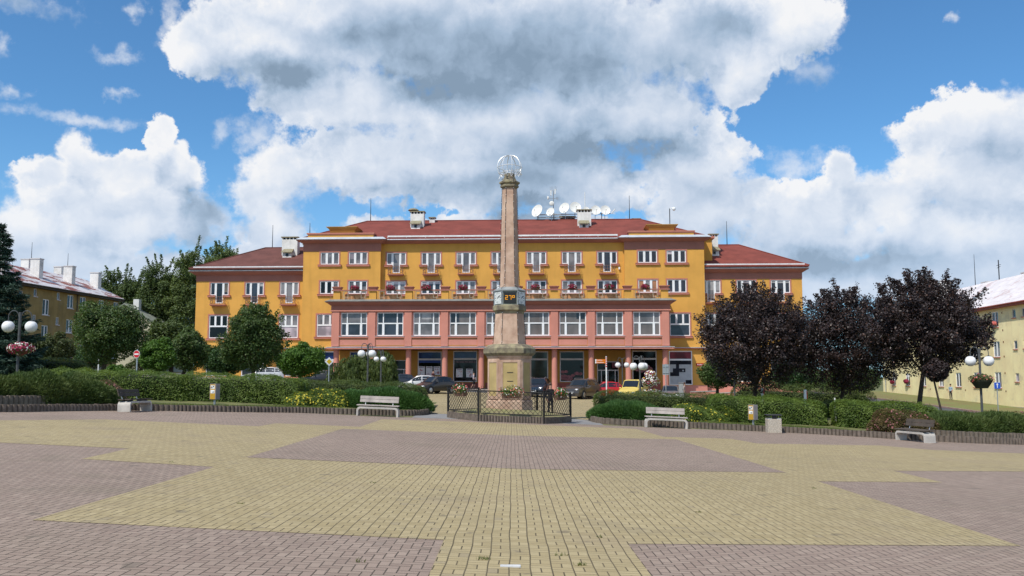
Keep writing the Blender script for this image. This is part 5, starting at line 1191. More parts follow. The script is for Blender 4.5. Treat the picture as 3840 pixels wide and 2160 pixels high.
def sphere_pts(n): 
    d=rng.normal(size=(n,3)); return d/np.linalg.norm(d,axis=1,keepdims=True)
def limb(m,a,b,r0,r1,bend=.12,n=5):
    a,b=Vector(a),Vector(b); L_=(b-a).length; o=Vector((random.uniform(-1,1),random.uniform(-1,1),random.uniform(0,.6)))*bend*L_
    m.tube([a.lerp(b,i/n)+o*math.sin(PI*i/n) for i in range(n+1)],[r0+(r1-r0)*i/n for i in range(n+1)],7)
def tree(name,label,cat,base,top,R3,mat,nleaf,size,ncl=46,cr=.30,lean=(0,0),trunk=.13,bark=BARK,group=None,shoots=0,flat=0.,hang=0.,rough=.18,inner=.35,sprigs=0):
    """base: foot point, top: crown centre (x,y,z); R3 crown radii"""
    t=thing(name,label,cat,tuple(base),0,group); b=Vector(base); c=Vector(top)-b; rx,ry,rz=R3
    m=MB(); fork=Vector((c.x*.8+lean[0],c.y*.8,max(.5,c.z-rz*.75))); m.tube([(0,0,-.3),(fork.x*.3,fork.y*.3,fork.z*.45),tuple(fork)],[trunk*1.25,trunk,trunk*.8],9)
    d=sphere_pts(ncl); d[:,2]=np.where(d[:,2]<-.55,-d[:,2]*.7,d[:,2])
    rad=np.minimum((.55+.42*rng.random(ncl)**.7)*(1+rough*rng.normal(size=ncl)),1.06); cc=d*rad[:,None]*np.array([rx,ry,rz])*(1-cr*.62)
    if flat: cc[:,2]=np.maximum(cc[:,2],-rz*flat)
    for k in range(0,ncl,max(1,ncl//11)): limb(m,fork,c+Vector(cc[k])*.85,trunk*.45,trunk*.09)
    m.build('trunk',bark,t,smooth=True)
    parts=[]; w=(.6+.8*rng.random(ncl)); cnt=np.maximum(6,(nleaf*(1-inner)*w/w.sum()).astype(int)); rm=(rx*ry*rz)**(1/3)
    P=[];Nn=[]
    for k in range(ncl):
        n=int(cnt[k]*1.8); q=sphere_pts(n); rr=rm*cr*(.7+.6*rng.random())*(rng.random(n)**.33)[:,None]; off=q*rr*np.array([1,1,.85])
        P.append(cc[k]+off); Nn.append(q*.45+np.array([0,0,.8])+d[k]*.2)
    n=int(nleaf*inner*1.5); q=sphere_pts(n); P.append(q*(.92*rng.random(n)**.36)[:,None]*np.array([rx,ry,rz])*.93); Nn.append(q*.4+np.array([0,0,.8]))
    for k in range(shoots):
        a=random.uniform(0,6.28); s=random.uniform(.1,.9); p0=np.array([rx*s*.75*math.cos(a),ry*s*.75*math.sin(a),rz*math.sqrt(max(.05,1-s*s))*.82]); h=rz*random.uniform(.18,.42); n=int(nleaf*.006)
        u=rng.random(n); w_=.16*(1-u*.75)+.03; P.append(p0+np.stack([np.cos(a)*h*.35*u+w_*rng.normal(size=n),np.sin(a)*h*.35*u+w_*rng.normal(size=n),h*u],1)); Nn.append(sphere_pts(n))
    for k in range(sprigs):
        q=sphere_pts(1)[0]; q[2]=q[2]*.8+.1; p0=q*np.array([rx,ry,rz])*.86; h=rm*random.uniform(.16,.34); n=int(nleaf*.0035)
        u=rng.random(n); w_=.15*(1-u*.7)+.03; dr=q*.8+np.array([0,0,.5]); P.append(p0+dr*h*u[:,None]+rng.normal(size=(n,3))*w_[:,None]); Nn.append(sphere_pts(n)+np.array([0,0,.5]))
    P=np.concatenate(P); Nn=np.concatenate(Nn)
    if flat:
        lo=-rz*flat-.15; P[:,2]=np.where(P[:,2]<lo,lo+(P[:,2]-lo)*.25,P[:,2])
    P+=np.array([c.x,c.y,c.z]); v,qd=leaves(P,size*.72,Nn,.6); fastmesh('crown',v,qd,mat,t)
    return t
def px_tree(name,label,cat,trunkpx,cpx,cpy,rpx,rpy,Y,mat,nleaf,size,**k):
    s=Y/F; b=gnd(trunkpx,Y); c=at(cpx,cpy,Y); return tree(name,label,cat,b,c,(rpx*s,rpx*s*.95,rpy*s),mat,nleaf,size,**k)
GM='clipped round trees on the left'
px_tree('round_tree','largest dark round headed tree, in front of the khaki block at the left','tree',372,402,1255,138,132,52,LM,24000,.085,ncl=70,cr=.24,group=GM,trunk=.15,flat=.8,sprigs=18)
px_tree('round_tree','tall round headed tree with feathery top in front of the left wing','tree',948,952,1283,130,130,56,LM,26000,.085,ncl=70,cr=.24,group=GM,trunk=.14,flat=.85,shoots=10,sprigs=20)
px_tree('round_tree','mid sized round tree just right of the red no entry sign','tree',655,708,1318,84,92,62,LM,14000,.09,ncl=50,cr=.26,group=GM,flat=.8)
px_tree('round_tree','small bright green round tree right beside the no entry sign','tree',600,588,1336,76,76,58,LM2,12000,.085,ncl=46,cr=.26,group=GM,flat=.8)
px_tree('round_tree','bright green flat bottomed tree above the black car','tree',1106,1130,1356,110,74,64,LM2,16000,.09,ncl=52,cr=.24,group=GM,flat=.65)
px_tree('round_tree','dark low tree squeezed behind the tall feathery tree','tree',868,850,1352,88,66,67,LMD,12000,.095,ncl=44,cr=.26,group=GM,flat=.7)
GR='clipped green trees below the purple trees'
px_tree('round_tree','green round tree by the red street sign at the shop corner','tree',2690,2690,1402,80,66,66,LM,13000,.09,ncl=46,cr=.25,group=GR,flat=.7)
px_tree('round_tree','dark green flat tree low between the first two purple trees','tree',2960,2990,1420,125,56,68,LMD,12000,.09,ncl=44,cr=.24,group=GR,flat=.7)
px_tree('round_tree','dark green flat tree reaching to the cream block corner','tree',3190,3190,1424,132,66,64,LM,16000,.09,ncl=50,cr=.23,group=GR,flat=.7)
GP_='purple leaved plum trees'
px_tree('plum_tree','purple leaved tree in front of the right wing','tree',2826,2832,1296,215,208,52,LP,36000,.085,ncl=120,cr=.17,group=GP_,trunk=.13,shoots=26,sprigs=46,rough=.16,flat=.9)
px_tree('plum_tree','middle purple leaved tree between wing and cream block','tree',3148,3160,1302,228,210,55,LP,34000,.085,ncl=120,cr=.17,group=GP_,trunk=.13,shoots=26,sprigs=46,rough=.16,flat=.9)
px_tree('plum_tree','purple leaved tree with bare straight trunk before the cream block','tree',3443,3462,1246,240,198,49,LP,40000,.085,ncl=120,cr=.16,group=GP_,trunk=.13,shoots=30,sprigs=60,rough=.14,inner=.25,flat=.95)
px_tree('plum_tree','small purple tree on a thin leaning stem at the side street','tree',3542,3512,1392,52,48,46,LP,6000,.08,ncl=26,cr=.3,group=GP_,trunk=.055,lean=(-.2,0))
GB_='tall background trees behind the left wing'
px_tree('background_tree','dark broad tree beyond the khaki block roof','tree',455,455,1150,115,135,136,LBG,20000,.2,ncl=50,cr=.24,group=GB_,trunk=.3,shoots=5,sprigs=30)
px_tree('background_tree','dark pointed tree between the broad tree and the birches','tree',595,595,1165,105,180,134,LBG,24000,.19,ncl=60,cr=.22,group=GB_,trunk=.3,shoots=5,sprigs=30)
px_tree('background_tree','tall drooping birch left of the brown wing roof','tree',715,715,1120,92,200,132,LBI,26000,.165,ncl=80,cr=.19,group=GB_,trunk=.25,bark=BARKL,shoots=4,sprigs=40)
px_tree('background_tree','birch top rising behind the brown wing roof','tree',835,835,1030,95,118,140,LBI,20000,.17,ncl=60,cr=.2,group=GB_,trunk=.3,bark=BARKL,shoots=4,sprigs=40)
px_tree('background_tree','low dark tree filling the gap beside the left wing','tree',640,650,1290,125,100,128,LBG,12000,.25,ncl=50,cr=.25,group=GB_,trunk=.3)
px_tree('background_tree','low dark tree next to the pale house gable','tree',560,520,1300,70,80,130,LBG,8000,.25,ncl=40,cr=.25,group=GB_,trunk=.25)
# spruce at the left edge
def spruce(base,h,r,label):
    t=thing('spruce_tree',label,'tree',tuple(base)); m=MB(); m.tube([(0,0,-.3),(0,0,h)],[.2,.02],8); m.build('trunk',BARK,t); C=[];D=[]
    for lv in range(34):
        z=h*(.06+.93*lv/33); rr=r*(1-lv/33)**.85+.12; nb=max(5,int(13*(1-lv/42)))
        for k in range(nb):
            a=random.uniform(0,6.28); L_=rr*random.uniform(.75,1.12); n=int(60+300*L_/r); s=rng.random(n)**.75
            x=s*L_; dz=-.30*L_*s+.22*L_*s**3*1.2; wid=.10+.30*L_*.35*s*(1-s*.6)
            lat=rng.normal(size=n)*wid; p=np.stack([np.cos(a)*x-np.sin(a)*lat,np.sin(a)*x+np.cos(a)*lat,z+dz-np.abs(rng.normal(size=n))*.10],1); C.append(p)
            d=np.stack([np.cos(a)+.8*rng.normal(size=n),np.sin(a)+.8*rng.normal(size=n),-.35+.35*rng.normal(size=n)],1); D.append(d/np.linalg.norm(d,axis=1,keepdims=True))
    v,q=blades(np.concatenate(C),np.concatenate(D),.21,.032); fastmesh('crown',v,q,LSP,t); return t
b=gnd(-28,58); spruce(b,at(-28,835,58).z-b.z,3.3,'dark blue green spruce at the far left edge')
# weeping tree
def weeping(base,w,h,label):
    t=thing('weeping_tree',label,'tree',tuple(base)); m=MB(); m.tube([(0,0,-.2),(.1,0,h*.5),(0,0,h*.8)],[.13,.1,.07],8); C=[];D=[]
    for k in range(135):
        a=random.uniform(0,6.28); L_=w*random.uniform(.25,1)*1.0; top=h*(.70+.3*random.random()**1.5)*(1-.22*(L_/w)**2); n=random.randint(45,110); s=rng.random(n)
        x=L_*np.minimum(1,s*1.9)**.8; z=np.where(s<.4,h*.72+(top-h*.72)*np.sin(s/.4*1.57),top-(s-.4)/.6*(top-.15)*random.uniform(.65,1)); 
        C.append(np.stack([np.cos(a)*x*1.25+.09*rng.normal(size=n),np.sin(a)*x+.09*rng.normal(size=n),z],1)); d=np.stack([.3*rng.normal(size=n),.3*rng.normal(size=n),-np.ones(n)],1); D.append(d/np.linalg.norm(d,axis=1,keepdims=True))
        if k%9==0: limb(m,(0,0,h*.6),(math.cos(a)*L_,math.sin(a)*L_,top),.04,.015,.1)
    m.build('trunk',BARK,t); v,q=blades(np.concatenate(C),np.concatenate(D),.22,.045); fastmesh('crown',v,q,LW,t); return t
b=gnd(1345,70); weeping(b,2.05,at(1345,1325,70).z-b.z,'low weeping tree with trailing branches left of the parked cars')
b=gnd(1432,73); weeping(b,1.0,at(1432,1308,73).z-b.z,'slim taller weeping tree behind the small globe lamp')
# hedges and beds
def surf(n,A,B,hd,h,p=4.,bump=.06):
    """points and normals on a rounded clipped body from A to B"""
    A,B=np.array(A,float),np.array(B,float); d=B-A; L_=np.linalg.norm(d[:2]); u=np.array([d[0]/L_,d[1]/L_,d[2]/L_]); w=np.array([-u[1],u[0],0]); hl=L_/2+hd
    ar=np.array([hd*h,hd*h,hl*h,hl*h,hl*hd*1.0]); f=rng.choice(5,n,p=ar/ar.sum()); c=rng.random((n,3))*2-1
    c[f==0,0]=-1;c[f==1,0]=1;c[f==2,1]=-1;c[f==3,1]=1;c[f==4,2]=1
    z01=(c[:,2]+1)/2; cc=c.copy(); cc[:,2]=z01
    nm=(np.abs(cc)**p).sum(1)**(1/p); k=np.maximum(nm,1e-3); q=cc/k[:,None]*np.maximum(np.abs(cc).max(1),0)[:,None]
    N_=np.sign(q)*np.abs(q)**(p-1)/np.array([hl,hd,h]); 
    X=q[:,0:1]*hl; Yv=q[:,1:2]*hd; Z=q[:,2:3]*h
    mid=(A+B)/2; Pn=mid+X*u+Yv*w+np.array([0,0,1])*Z
    Nn=N_[:,0:1]*u+N_[:,1:2]*w+N_[:,2:3]*np.array([0,0,1]); Nn/=np.linalg.norm(Nn,axis=1,keepdims=True)+1e-9
    bp=bump*(np.sin(Pn[:,0]*2.3+Pn[:,2]*3.1)+np.sin(Pn[:,1]*2.9+Pn[:,0]*1.1+1)+.7*np.sin(Pn[:,0]*6.1+Pn[:,2]*7+Pn[:,1]*3))
    return Pn+Nn*bp[:,None],Nn
def core(A,B,hd,h,k=.86):
    m=MB(); A,B=Vector(A),Vector(B); u=(B-A); u.normalize(); w=Vector((-u.y,u.x,0)); rings=[]; L_=(B-A).length
    for s in [-.9,-.7,-.3]+[i/8 for i in range(1,8)]+[1.3,1.7,1.9]:
        if s<0: x=s*hd*k+ 0; e=math.sqrt(max(.05,1-(s)**2))
        elif s>1: x=L_+(s-1)*hd*k; e=math.sqrt(max(.05,1-(s-1)**2))
        else: x=s*L_; e=1
        c=A+u*x; rings.append([tuple(c+w*(hd*k*e*math.copysign(abs(math.cos(t))**.5,math.cos(t)))+Vector((0,0,h*k*max(-.05,math.copysign(abs(math.sin(t))**.5,math.sin(t)))*(.6+.4*e)))) for t in [2*PI*i/16 for i in range(16)]])
    m.loft(rings); return np.array(m.v),m.f
CORE=M('hedge_inner_shade',(.012,.020,.007),1,.3,4)  # near-black solid core; the shade between the leaves is put into its colour
def hedge(name,label,A,B,hd,h,mat,n,size,kind='leaf',extra=(),group=None,p=4.,bump=.06,cat='hedge',lift=.16,up=.3):
    A=Vector((A[0],A[1],zt(A[0],A[1])+lift)); B=Vector((B[0],B[1],zt(B[0],B[1])+lift)); o=(A+B)/2
    P,Nn=surf(n,A,B,hd,h,p,bump); P=P+rng.normal(size=P.shape)*.035
    if kind=='leaf': v,q=leaves(P,size*.72,Nn*.45+np.array([0,0,.75]),.62,.55)
    else:
        D=Nn*.9+np.array([0,0,.55])+rng.normal(size=P.shape)*.55; D/=np.linalg.norm(D,axis=1,keepdims=True); v,q=blades(P-Nn*.05,D,size,size*.14)
    t=thing(name,label,cat,tuple(o),0,group); off=np.array(o)
    fastmesh('foliage',v-off,q,mat,t); cv,cf=core(A,B,hd*(1 if p>5 else .82),h*(1 if p>5 else .84)); c=MB(); c.v=[tuple(x) for x in cv-off]; c.f=cf; c.build('shade_core',CORE,t)
    for mt,cn,sz in extra:
        P,Nn=surf(cn,A,B,hd,h,p,bump); k=(Nn[:,2]>-.1); P=P[k]+Nn[k]*.04; v,q=leaves(P,sz,Nn[k],.9,.5); fastmesh('blossoms',v-off,q,mt,t)
    return t
HG_='clipped hedges and shrubs in the beds'
gp=lambda x,Y: gnd(x,Y)
hedge('clipped_hedge','broad clipped hedge behind the dark far left bench',gp(270,44),gp(615,45.6),1.35,1.32,LH,42000,.047,group=HG_,p=7)
hedge('clipped_hedge','long clipped hedge behind the left grey dispenser',gp(775,46.2),gp(1055,46.4),1.3,1.34,LH,38000,.047,group=HG_,p=8)
hedge('clipped_hedge','clipped hedge behind the litter bin and right dispenser',gp(2750,47.0),gp(2995,46.6),1.25,1.27,LH,38000,.047,group=HG_,p=8)
hedge('clipped_hedge','clipped hedge between the litter bin hedge and the pink shrubs',gp(3222,46.0),gp(3410,45.6),1.25,1.30,LH,34000,.047,group=HG_,p=7)
hedge('low_hedge','low yellowish hedge behind the right timber bench and lamp',gp(2300,50.5),gp(2690,51),1.0,1.22,LHD,34000,.045,group=HG_,p=7)
hedge('low_hedge','low dark hedge behind the left juniper and lamp',gp(1130,53),gp(1535,53.5),1.0,1.12,LHD,34000,.045,group=HG_,p=7)
hedge('clipped_hedge','dark shaded clipped hedge behind the far left lamp',gp(75,62),gp(270,62.5),.9,1.7,LHD,16000,.06,group=HG_,p=6,bump=.03)
hedge('low_hedge','dark hedge under the purple trees behind the striped bollards',gp(2790,64),gp(3230,63),.9,1.95,LHD,30000,.055,group=HG_,p=5)
hedge('low_hedge','light green hedge running to the side street',gp(3120,58),gp(3390,54),1.0,1.05,LH,22000,.05,group=HG_,p=3.4)
hedge('low_hedge','small brownish clipped hedge by the pink wall',gp(2695,62),gp(2735,62),.75,.95,LJ2,8000,.05,group=HG_,p=5)
GJ='junipers at the edge of the square'
hedge('juniper','sprawling juniper on the raised bed at the far left','' or (-20.3,32.6),(-17.6,37.6),1.35,1.08,LJ2,60000,.12,'needle',group=GJ,p=2.6,bump=.09,cat='shrub',lift=.22)
hedge('juniper','bright low juniper behind the left timber bench',gp(1310,45.6),gp(1545,46.0),1.15,.92,LJ,44000,.11,'needle',group=GJ,p=2.8,cat='shrub')
hedge('juniper','bright low juniper left of the right timber bench',gp(2290,45.3),gp(2430,44.8),1.1,.78,LJ,32000,.11,'needle',group=GJ,p=2.6,cat='shrub')
hedge('juniper','dark low juniper on the raised bed at the far right',gp(3530,41.6),gp(3930,43.2),1.3,.98,LJ2,56000,.11,'needle',group=GJ,p=2.8,bump=.08,cat='shrub',lift=.2)
hedge('juniper','small dark juniper beside the side street',gp(3470,46),gp(3530,45.6),.6,.75,LHD,7000,.13,'needle',group=GJ,p=2.4,cat='shrub')
GS_='flowering shrubs in the beds'
hedge('flowering_shrub','yellow flowered shrub left of the low juniper and left bench',gp(1145,44.6),gp(1235,44.8),.95,.78,LH,16000,.045,extra=((FYE,330,.05),),group=GS_,p=2.6,cat='shrub',bump=.08)
hedge('flowering_shrub','yellow flowered shrub right of the right timber bench',gp(2560,45.6),gp(2690,45.8),.95,.80,LH,18000,.045,extra=((FYE,150,.045),),group=GS_,p=2.6,cat='shrub',bump=.08)
hedge('flowering_shrub','rusty pink shrub beside the far left bench',gp(395,39.2),gp(412,39.8),.65,.82,LSPI,9000,.045,extra=((FSP,330,.042),),group=GS_,p=2.2,cat='shrub',bump=.08)
hedge('flowering_shrub','rusty pink shrub behind the far right bench',gp(3340,41.7),gp(3440,41.2),.95,.98,LSPI,20000,.045,extra=((FSP,300,.042),),group=GS_,p=2.4,cat='shrub',bump=.09)
hedge('flowering_shrub','row of rusty pink shrubs behind the far right juniper',gp(3570,46),gp(3880,47),.8,.92,LSPI,18000,.05,extra=((FSP,460,.048),),group=GS_,p=2.4,cat='shrub',bump=.1)
GBU='loose bushes before the khaki block'
px_tree('bush','loose tall bush in front of the khaki block door','bush',190,195,1318,110,70,82,LSB,9000,.11,ncl=40,cr=.26,group=GBU,trunk=.08,inner=.2)
px_tree('bush','loose bush behind the trunk of the largest round tree','bush',330,345,1335,70,60,80,LMD,7000,.11,ncl=30,cr=.28,group=GBU,trunk=.08,inner=.25)
px_tree('bush','low light green bush between round tree trunk and no entry sign','bush',445,440,1392,52,24,76,LM2,5000,.1,ncl=24,cr=.3,group=GBU,trunk=.05)
px_tree('bush','sparse bush just right of the no entry sign foot','bush',530,520,1370,45,38,74,LSB,2600,.09,ncl=24,cr=.26,group=GBU,trunk=.05,inner=.2)
px_tree('bush','brownish low bush behind the dark shaded hedge','bush',310,300,1400,45,22,66,LSPI,4000,.08,ncl=20,cr=.3,group=GBU,trunk=.05)
# grass of the front lawns
def grass(n,f):
    P=[]
    while len(P)<n:
        x,y=f(); P.append((x,y,zt(x,y)+.19))
    P=np.array(P); D=np.stack([.35*rng.normal(size=n),.35*rng.normal(size=n),np.ones(n)],1); D/=np.linalg.norm(D,axis=1,keepdims=True); v,q=blades(P,D,.075,.010); o=fastmesh('grass',v,q,leafmat('grass_blade',(.07,.12,.02),(.17,.20,.05),c=(.28,.24,.10))); tag(o,kind='stuff')
def along(pl,a,b):
    s=[p for p in pl if a<=p.x<=b]
    def f():
        i=random.randrange(len(s)-1); p=s[i].lerp(s[i+1],random.random()); return p.x+random.uniform(-.1,.1),p.y+random.uniform(.1,2.2)
    return f
# a few weeds that came up in the paving joints
wp=[]
for px_,Y_,n_ in ((1815,8.95,26),(2172,8.85,34),(2100,9.3,12),(1342,8.6,14),(1395,15,14),(2620,13,14),(905,12,12),(1700,21,14),(3050,17,16),(640,17,14),(2250,10.5,12)):
    q=gnd(px_,Y_); c=np.array(q); wp.append(c+rng.normal(size=(n_,3))*np.array([.035,.025,0]))
P_=np.concatenate(wp); D_=np.stack([.7*rng.normal(size=len(P_)),.7*rng.normal(size=len(P_)),np.ones(len(P_))],1); D_/=np.linalg.norm(D_,axis=1,keepdims=True)
v,q=blades(P_,D_,.035,.005); tag(fastmesh('weeds',v,q,leafmat('weed_blade',(.09,.12,.03),(.2,.2,.07))),kind='stuff')
grass(14000,along(SL,-16,-8.2)); grass(14000,along(SR,8.8,15.6))
# ---------------------------------------------------------------- cars
GLS=M('car_glass',(.018,.022,.026),.06,.1,2,spec=.6); TYRE=M('tyre_rubber',(.018,.018,.018),.85,.2,10); RIM=M('alloy_rim',(.50,.51,.53),.3,.1,8,metal=.8); LAMPM=M('headlamp_glass',(.70,.72,.74),.12,.1,6,metal=.3); TAIL=M('tail_lamp',(.30,.012,.015),.2,.1,4); TRIM=M('black_trim',(.02,.02,.022),.6,.2,6)
def paint(name,rgb,metal=.25):
    if name in _MC: return _MC[name]
    m,nt,out=nodes(name); b=N(nt,'ShaderNodeBsdfPrincipled'); L(nt,b.outputs[0],out.inputs[0]); n=N(nt,'ShaderNodeTexNoise'); n.inputs['Scale'].default_value=2.
    L(nt,N(nt,'ShaderNodeTexCoord').outputs['Object'],n.inputs['Vector']); L(nt,mixc(nt,n.outputs[0],tuple(c*.9 for c in rgb),tuple(c*1.1 for c in rgb)),b.inputs['Base Color'])
    b.inputs['Metallic'].default_value=metal; b.inputs['Roughness'].default_value=.32; b.inputs['Coat Weight'].default_value=.6; b.inputs['Coat Roughness'].default_value=.06; _MC[name]=m; return m
def car(loc,rz,label,pm,L_=4.1,W=1.72,H=1.46,kind='hatch',plate=True,roofbars=False,cat='car',name='parked_car'):
    """front towards local -y; built from lofted cross sections"""
    t=thing(name,label,cat,loc,rz,'cars parked before the town building')
    hw=W/2; bz=.22; sh=H*.60 if kind!='van' else H*.56
    # stations: y, shoulder z, top z, top half width factor, half width factor
    if kind=='hatch': st=[(-.5,.48,.50,.55,.72),(-.485,.62,.64,.7,.86),(-.40,.70,.73,.8,.97),(-.27,.80,.86,.8,1),(-.20,.86,.93,.8,1),(-.03,.90,1.40,.70,1),(.06,.92,1.45,.70,1),(.22,.93,1.44,.70,1),(.36,.95,1.36,.68,.99),(.46,.97,1.02,.72,.95),(.497,.80,.84,.7,.9),(.5,.5,.52,.6,.82)]
    elif kind=='suv': st=[(-.5,.60,.62,.6,.78),(-.49,.80,.83,.75,.9),(-.42,.93,.97,.82,.98),(-.27,.99,1.04,.82,1),(-.21,1.02,1.08,.8,1),(-.08,1.05,1.60,.74,1),(.05,1.06,1.67,.74,1),(.25,1.07,1.66,.74,1),(.40,1.08,1.60,.73,.99),(.475,1.08,1.15,.76,.96),(.498,.85,.9,.75,.93),(.5,.5,.52,.7,.88)]
    elif kind=='van': st=[(-.5,.52,.54,.6,.78),(-.485,.72,.75,.75,.9),(-.40,.88,.93,.82,.98),(-.30,.98,1.06,.82,1),(-.25,1.02,1.12,.82,1),(-.09,1.05,1.76,.80,1),(0,1.06,1.82,.80,1),(.3,1.06,1.82,.80,1),(.47,1.06,1.78,.80,1),(.497,1.05,1.4,.80,.98),(.5,.6,.62,.8,.96)]
    elif kind=='saloon': st=[(-.5,.48,.50,.6,.74),(-.487,.62,.64,.72,.88),(-.41,.72,.75,.8,.97),(-.25,.82,.87,.8,1),(-.20,.85,.91,.8,1),(-.05,.88,1.38,.70,1),(.04,.90,1.43,.70,1),(.16,.91,1.42,.70,1),(.31,.93,.99,.74,1),(.40,.93,.97,.78,.98),(.488,.90,.93,.76,.94),(.5,.6,.62,.7,.88)]
    k=H/{'hatch':1.46,'suv':1.68,'van':1.83,'saloon':1.45}[kind]; rings=[]
    for y,s,tp,wf,hf in st:
        s*=k; tp*=k; h=hw*hf; T=hw*wf*hf
        half=[(h*.90,bz),(h*1.0,bz+.14),(h*1.0,(bz+s)/2+.05),(h*.97,s),((T*.4+h*.97*.6) if tp-s>.2 else T*1.06,s+(tp-s)*.45),(T,tp-.035),(T*.6,tp)]
        rings.append([(x,y*L_,z) for x,z in half]+[(-x,y*L_,z) for x,z in half[::-1]])
    m=MB(); m.loft(rings,True); body=m.build('body',pm,t,smooth=True)
    # glazing set just proud of the lofted skin
    def strip(i,j,ptsA,ptsB,nm,off):
        q=MB(); a=[Vector(rings[i][p]) for p in ptsA]; b=[Vector(rings[j][p]) for p in ptsB]
        q.quad(*(tuple(v+off) for v in (a[0],a[1],b[1],b[0]))); q.build(nm,GLS,t,recalc=False)
    n=14; wi=next(i for i in range(len(st)) if st[i][2]-st[i][1]>.3)
    la=[i for i in range(len(st)) if st[i][2]-st[i][1]>.3][-1]
    def lerp(a,b,f): return Vector(a).lerp(Vector(b),f)
    f0,f1=rings[wi-1],rings[wi]; q=MB()
    A=[lerp(f0[5],f1[5],f) for f in (.10,.93)]; B=[lerp(f0[8],f1[8],f) for f in (.10,.93)]; C=[lerp(f0[6],f1[6],f) for f in (.10,.93)]; D=[lerp(f0[7],f1[7],f) for f in (.10,.93)]
    nrm=(f1[6][2]-f0[6][2]); o=Vector((0,-.012,.012)); ins=Vector((.05,0,0))
    q.quad(A[0]-ins+o,C[0]+o,C[1]+o,A[1]-ins+o); q.quad(C[0]+o,D[0]+o,D[1]+o,C[1]+o); q.quad(D[0]+o,B[0]+ins+o,B[1]+ins+o,D[1]+o); q.build('windscreen',GLS,t,recalc=False)
    r0,r1=rings[la],rings[la+1]; q=MB(); o=Vector((0,.012,.012))
    A=[lerp(r0[5],r1[5],f) for f in (.12,.85)]; B=[lerp(r0[8],r1[8],f) for f in (.12,.85)]; q.quad(A[0]-ins+o,B[0]+ins+o,B[1]+ins+o,A[1]-ins+o); q.build('rear_window',GLS,t,recalc=False)
    for sgn in (1,-1):
        def Q(i,p): 
            v=Vector(rings[i][p]); return Vector((abs(v.x)*sgn,v.y,v.z))
        idx=list(range(wi,la+1)); bot=[lerp(Q(i,3),Q(i,4),.25) for i in idx]; top=[lerp(Q(i,4),Q(i,5),.75) for i in idx]
        bot=[lerp(Q(wi-1,3),Q(wi,3),.35)+Vector((0,0,.06))]+bot; top=[lerp(Q(wi-1,5),Q(wi,5),.45)]+top
        if kind in('hatch','suv') and la+1<len(st):
            bot.append(lerp(Q(la,3),Q(la+1,3),.4)+Vector((0,0,.06))); top.append(lerp(Q(la,5),Q(la+1,5),.35)-Vector((0,0,.04)))
        o=Vector((.012*sgn,0,.003)); nseg=len(bot)-1; mids=[]
        yb=bot[0].y; ye=bot[-1].y; cuts=[yb+(ye-yb)*c for c in (.0,.40,.78,1.)] if kind!='saloon' else [yb+(ye-yb)*c for c in (0,.48,1.)]
        def samp(arr,y):
            for a,b in zip(arr[:-1],arr[1:]):
                if a.y<=y<=b.y: return a.lerp(b,(y-a.y)/max(1e-6,b.y-a.y))
            return arr[0] if y<arr[0].y else arr[-1]
        for c0,c1 in zip(cuts[:-1],cuts[1:]):
            if kind=='van' and c0>cuts[0]+.01 and c1>cuts[1]+.01: continue
            q=MB(); ys=[c0+.035+(c1-c0-.07)*i/3 for i in range(4)]
            for a,b in zip(ys[:-1],ys[1:]): q.quad(samp(bot,a)+o,samp(bot,b)+o,samp(top,b)+o,samp(top,a)+o)
            q.build('side_window',GLS,t,recalc=False)
        e=MB(); e.sphere((sgn*(hw+.07),st[wi-1][0]*L_+.28,sh+.06),.1,8,6,(1,.6,.75)); e.build('mirror',pm,t)
        e=MB(); y0=st[1][0]*L_; zz=st[1][1]*k
        e.sphere((sgn*hw*.66,y0+.10,zz-.02),.17,10,6,(1.15,1.0,.52)); e.build('headlamp',LAMPM,t,smooth=True)
        e=MB(); yb=st[-2][0]*L_; e.box(min(sgn*hw*.62,sgn*hw*.9),max(sgn*hw*.62,sgn*hw*.9),yb-.06,yb+.03,st[-2][1]*k-.28,st[-2][1]*k+.02); e.build('tail_lamp',TAIL,t)
        for y in (-.305*L_,.30*L_):
            r=.32 if kind!='suv' else .36; wl=MB(); T=Matrix.Rotation(PI/2,4,'Y'); cx=sgn*(hw-.09)
            arch=MB(); arch.lathe([(r*1.14,-.02),(r*1.14,.02)],20); arch.v=[tuple(T@Vector(p)+Vector((sgn*(hw-.012),y,r))) for p in arch.v]; arch.build('wheel_arch',TRIM,t)
            wl.lathe([(r*.62,-.1),(r,-.08),(r,.08),(r*.62,.1)],22); wl.v=[tuple(T@Vector(p)+Vector((cx+sgn*.015,y,r))) for p in wl.v]; w=wl.build('wheel',TYRE,t,smooth=True)
            rm=MB(); rm.lathe([(r*.60,-.01),(r*.5,.005),(.05,.012)],18); rm.v=[tuple(T@Vector((p[0],p[1],p[2]*sgn))+Vector((cx+sgn*.12,y,r))) for p in rm.v]; rm.build('rim',RIM,w)
    g_=MB(); y0=-.5*L_; g_.box(-hw*.55,hw*.55,y0-.012,y0+.05,bz+.06,bz+.22); g_.build('lower_grille',TRIM,t)
    g_=MB(); g_.box(-hw*.42,hw*.42,y0-.02,y0+.05,st[0][1]*k-.06,st[0][1]*k+.02); g_.build('grille',TRIM if kind!='suv' else RIM,t)
    if plate:
        p=MB(); p.box(-.26,.26,y0-.03,y0-.012,bz+.23,bz+.34); o=p.build('number_plate',WHT,t)
        p=MB()
        for j in range(7):
            if j!=3: p.box(-.2+j*.06,-.2+j*.06+.035,y0-.034,y0-.03,bz+.255,bz+.315)
        p.build('plate_characters',BKM,o)
    if roofbars:
        p=MB()
        for s in (-1,1): p.tube([(s*hw*.66,-.02*L_,H*1.0-.01),(s*hw*.68,.05*L_,H+.05),(s*hw*.68,.3*L_,H+.04),(s*hw*.66,.38*L_,H-.04)],.022,6)
        p.build('roof_rail',RIM,t)
    return t
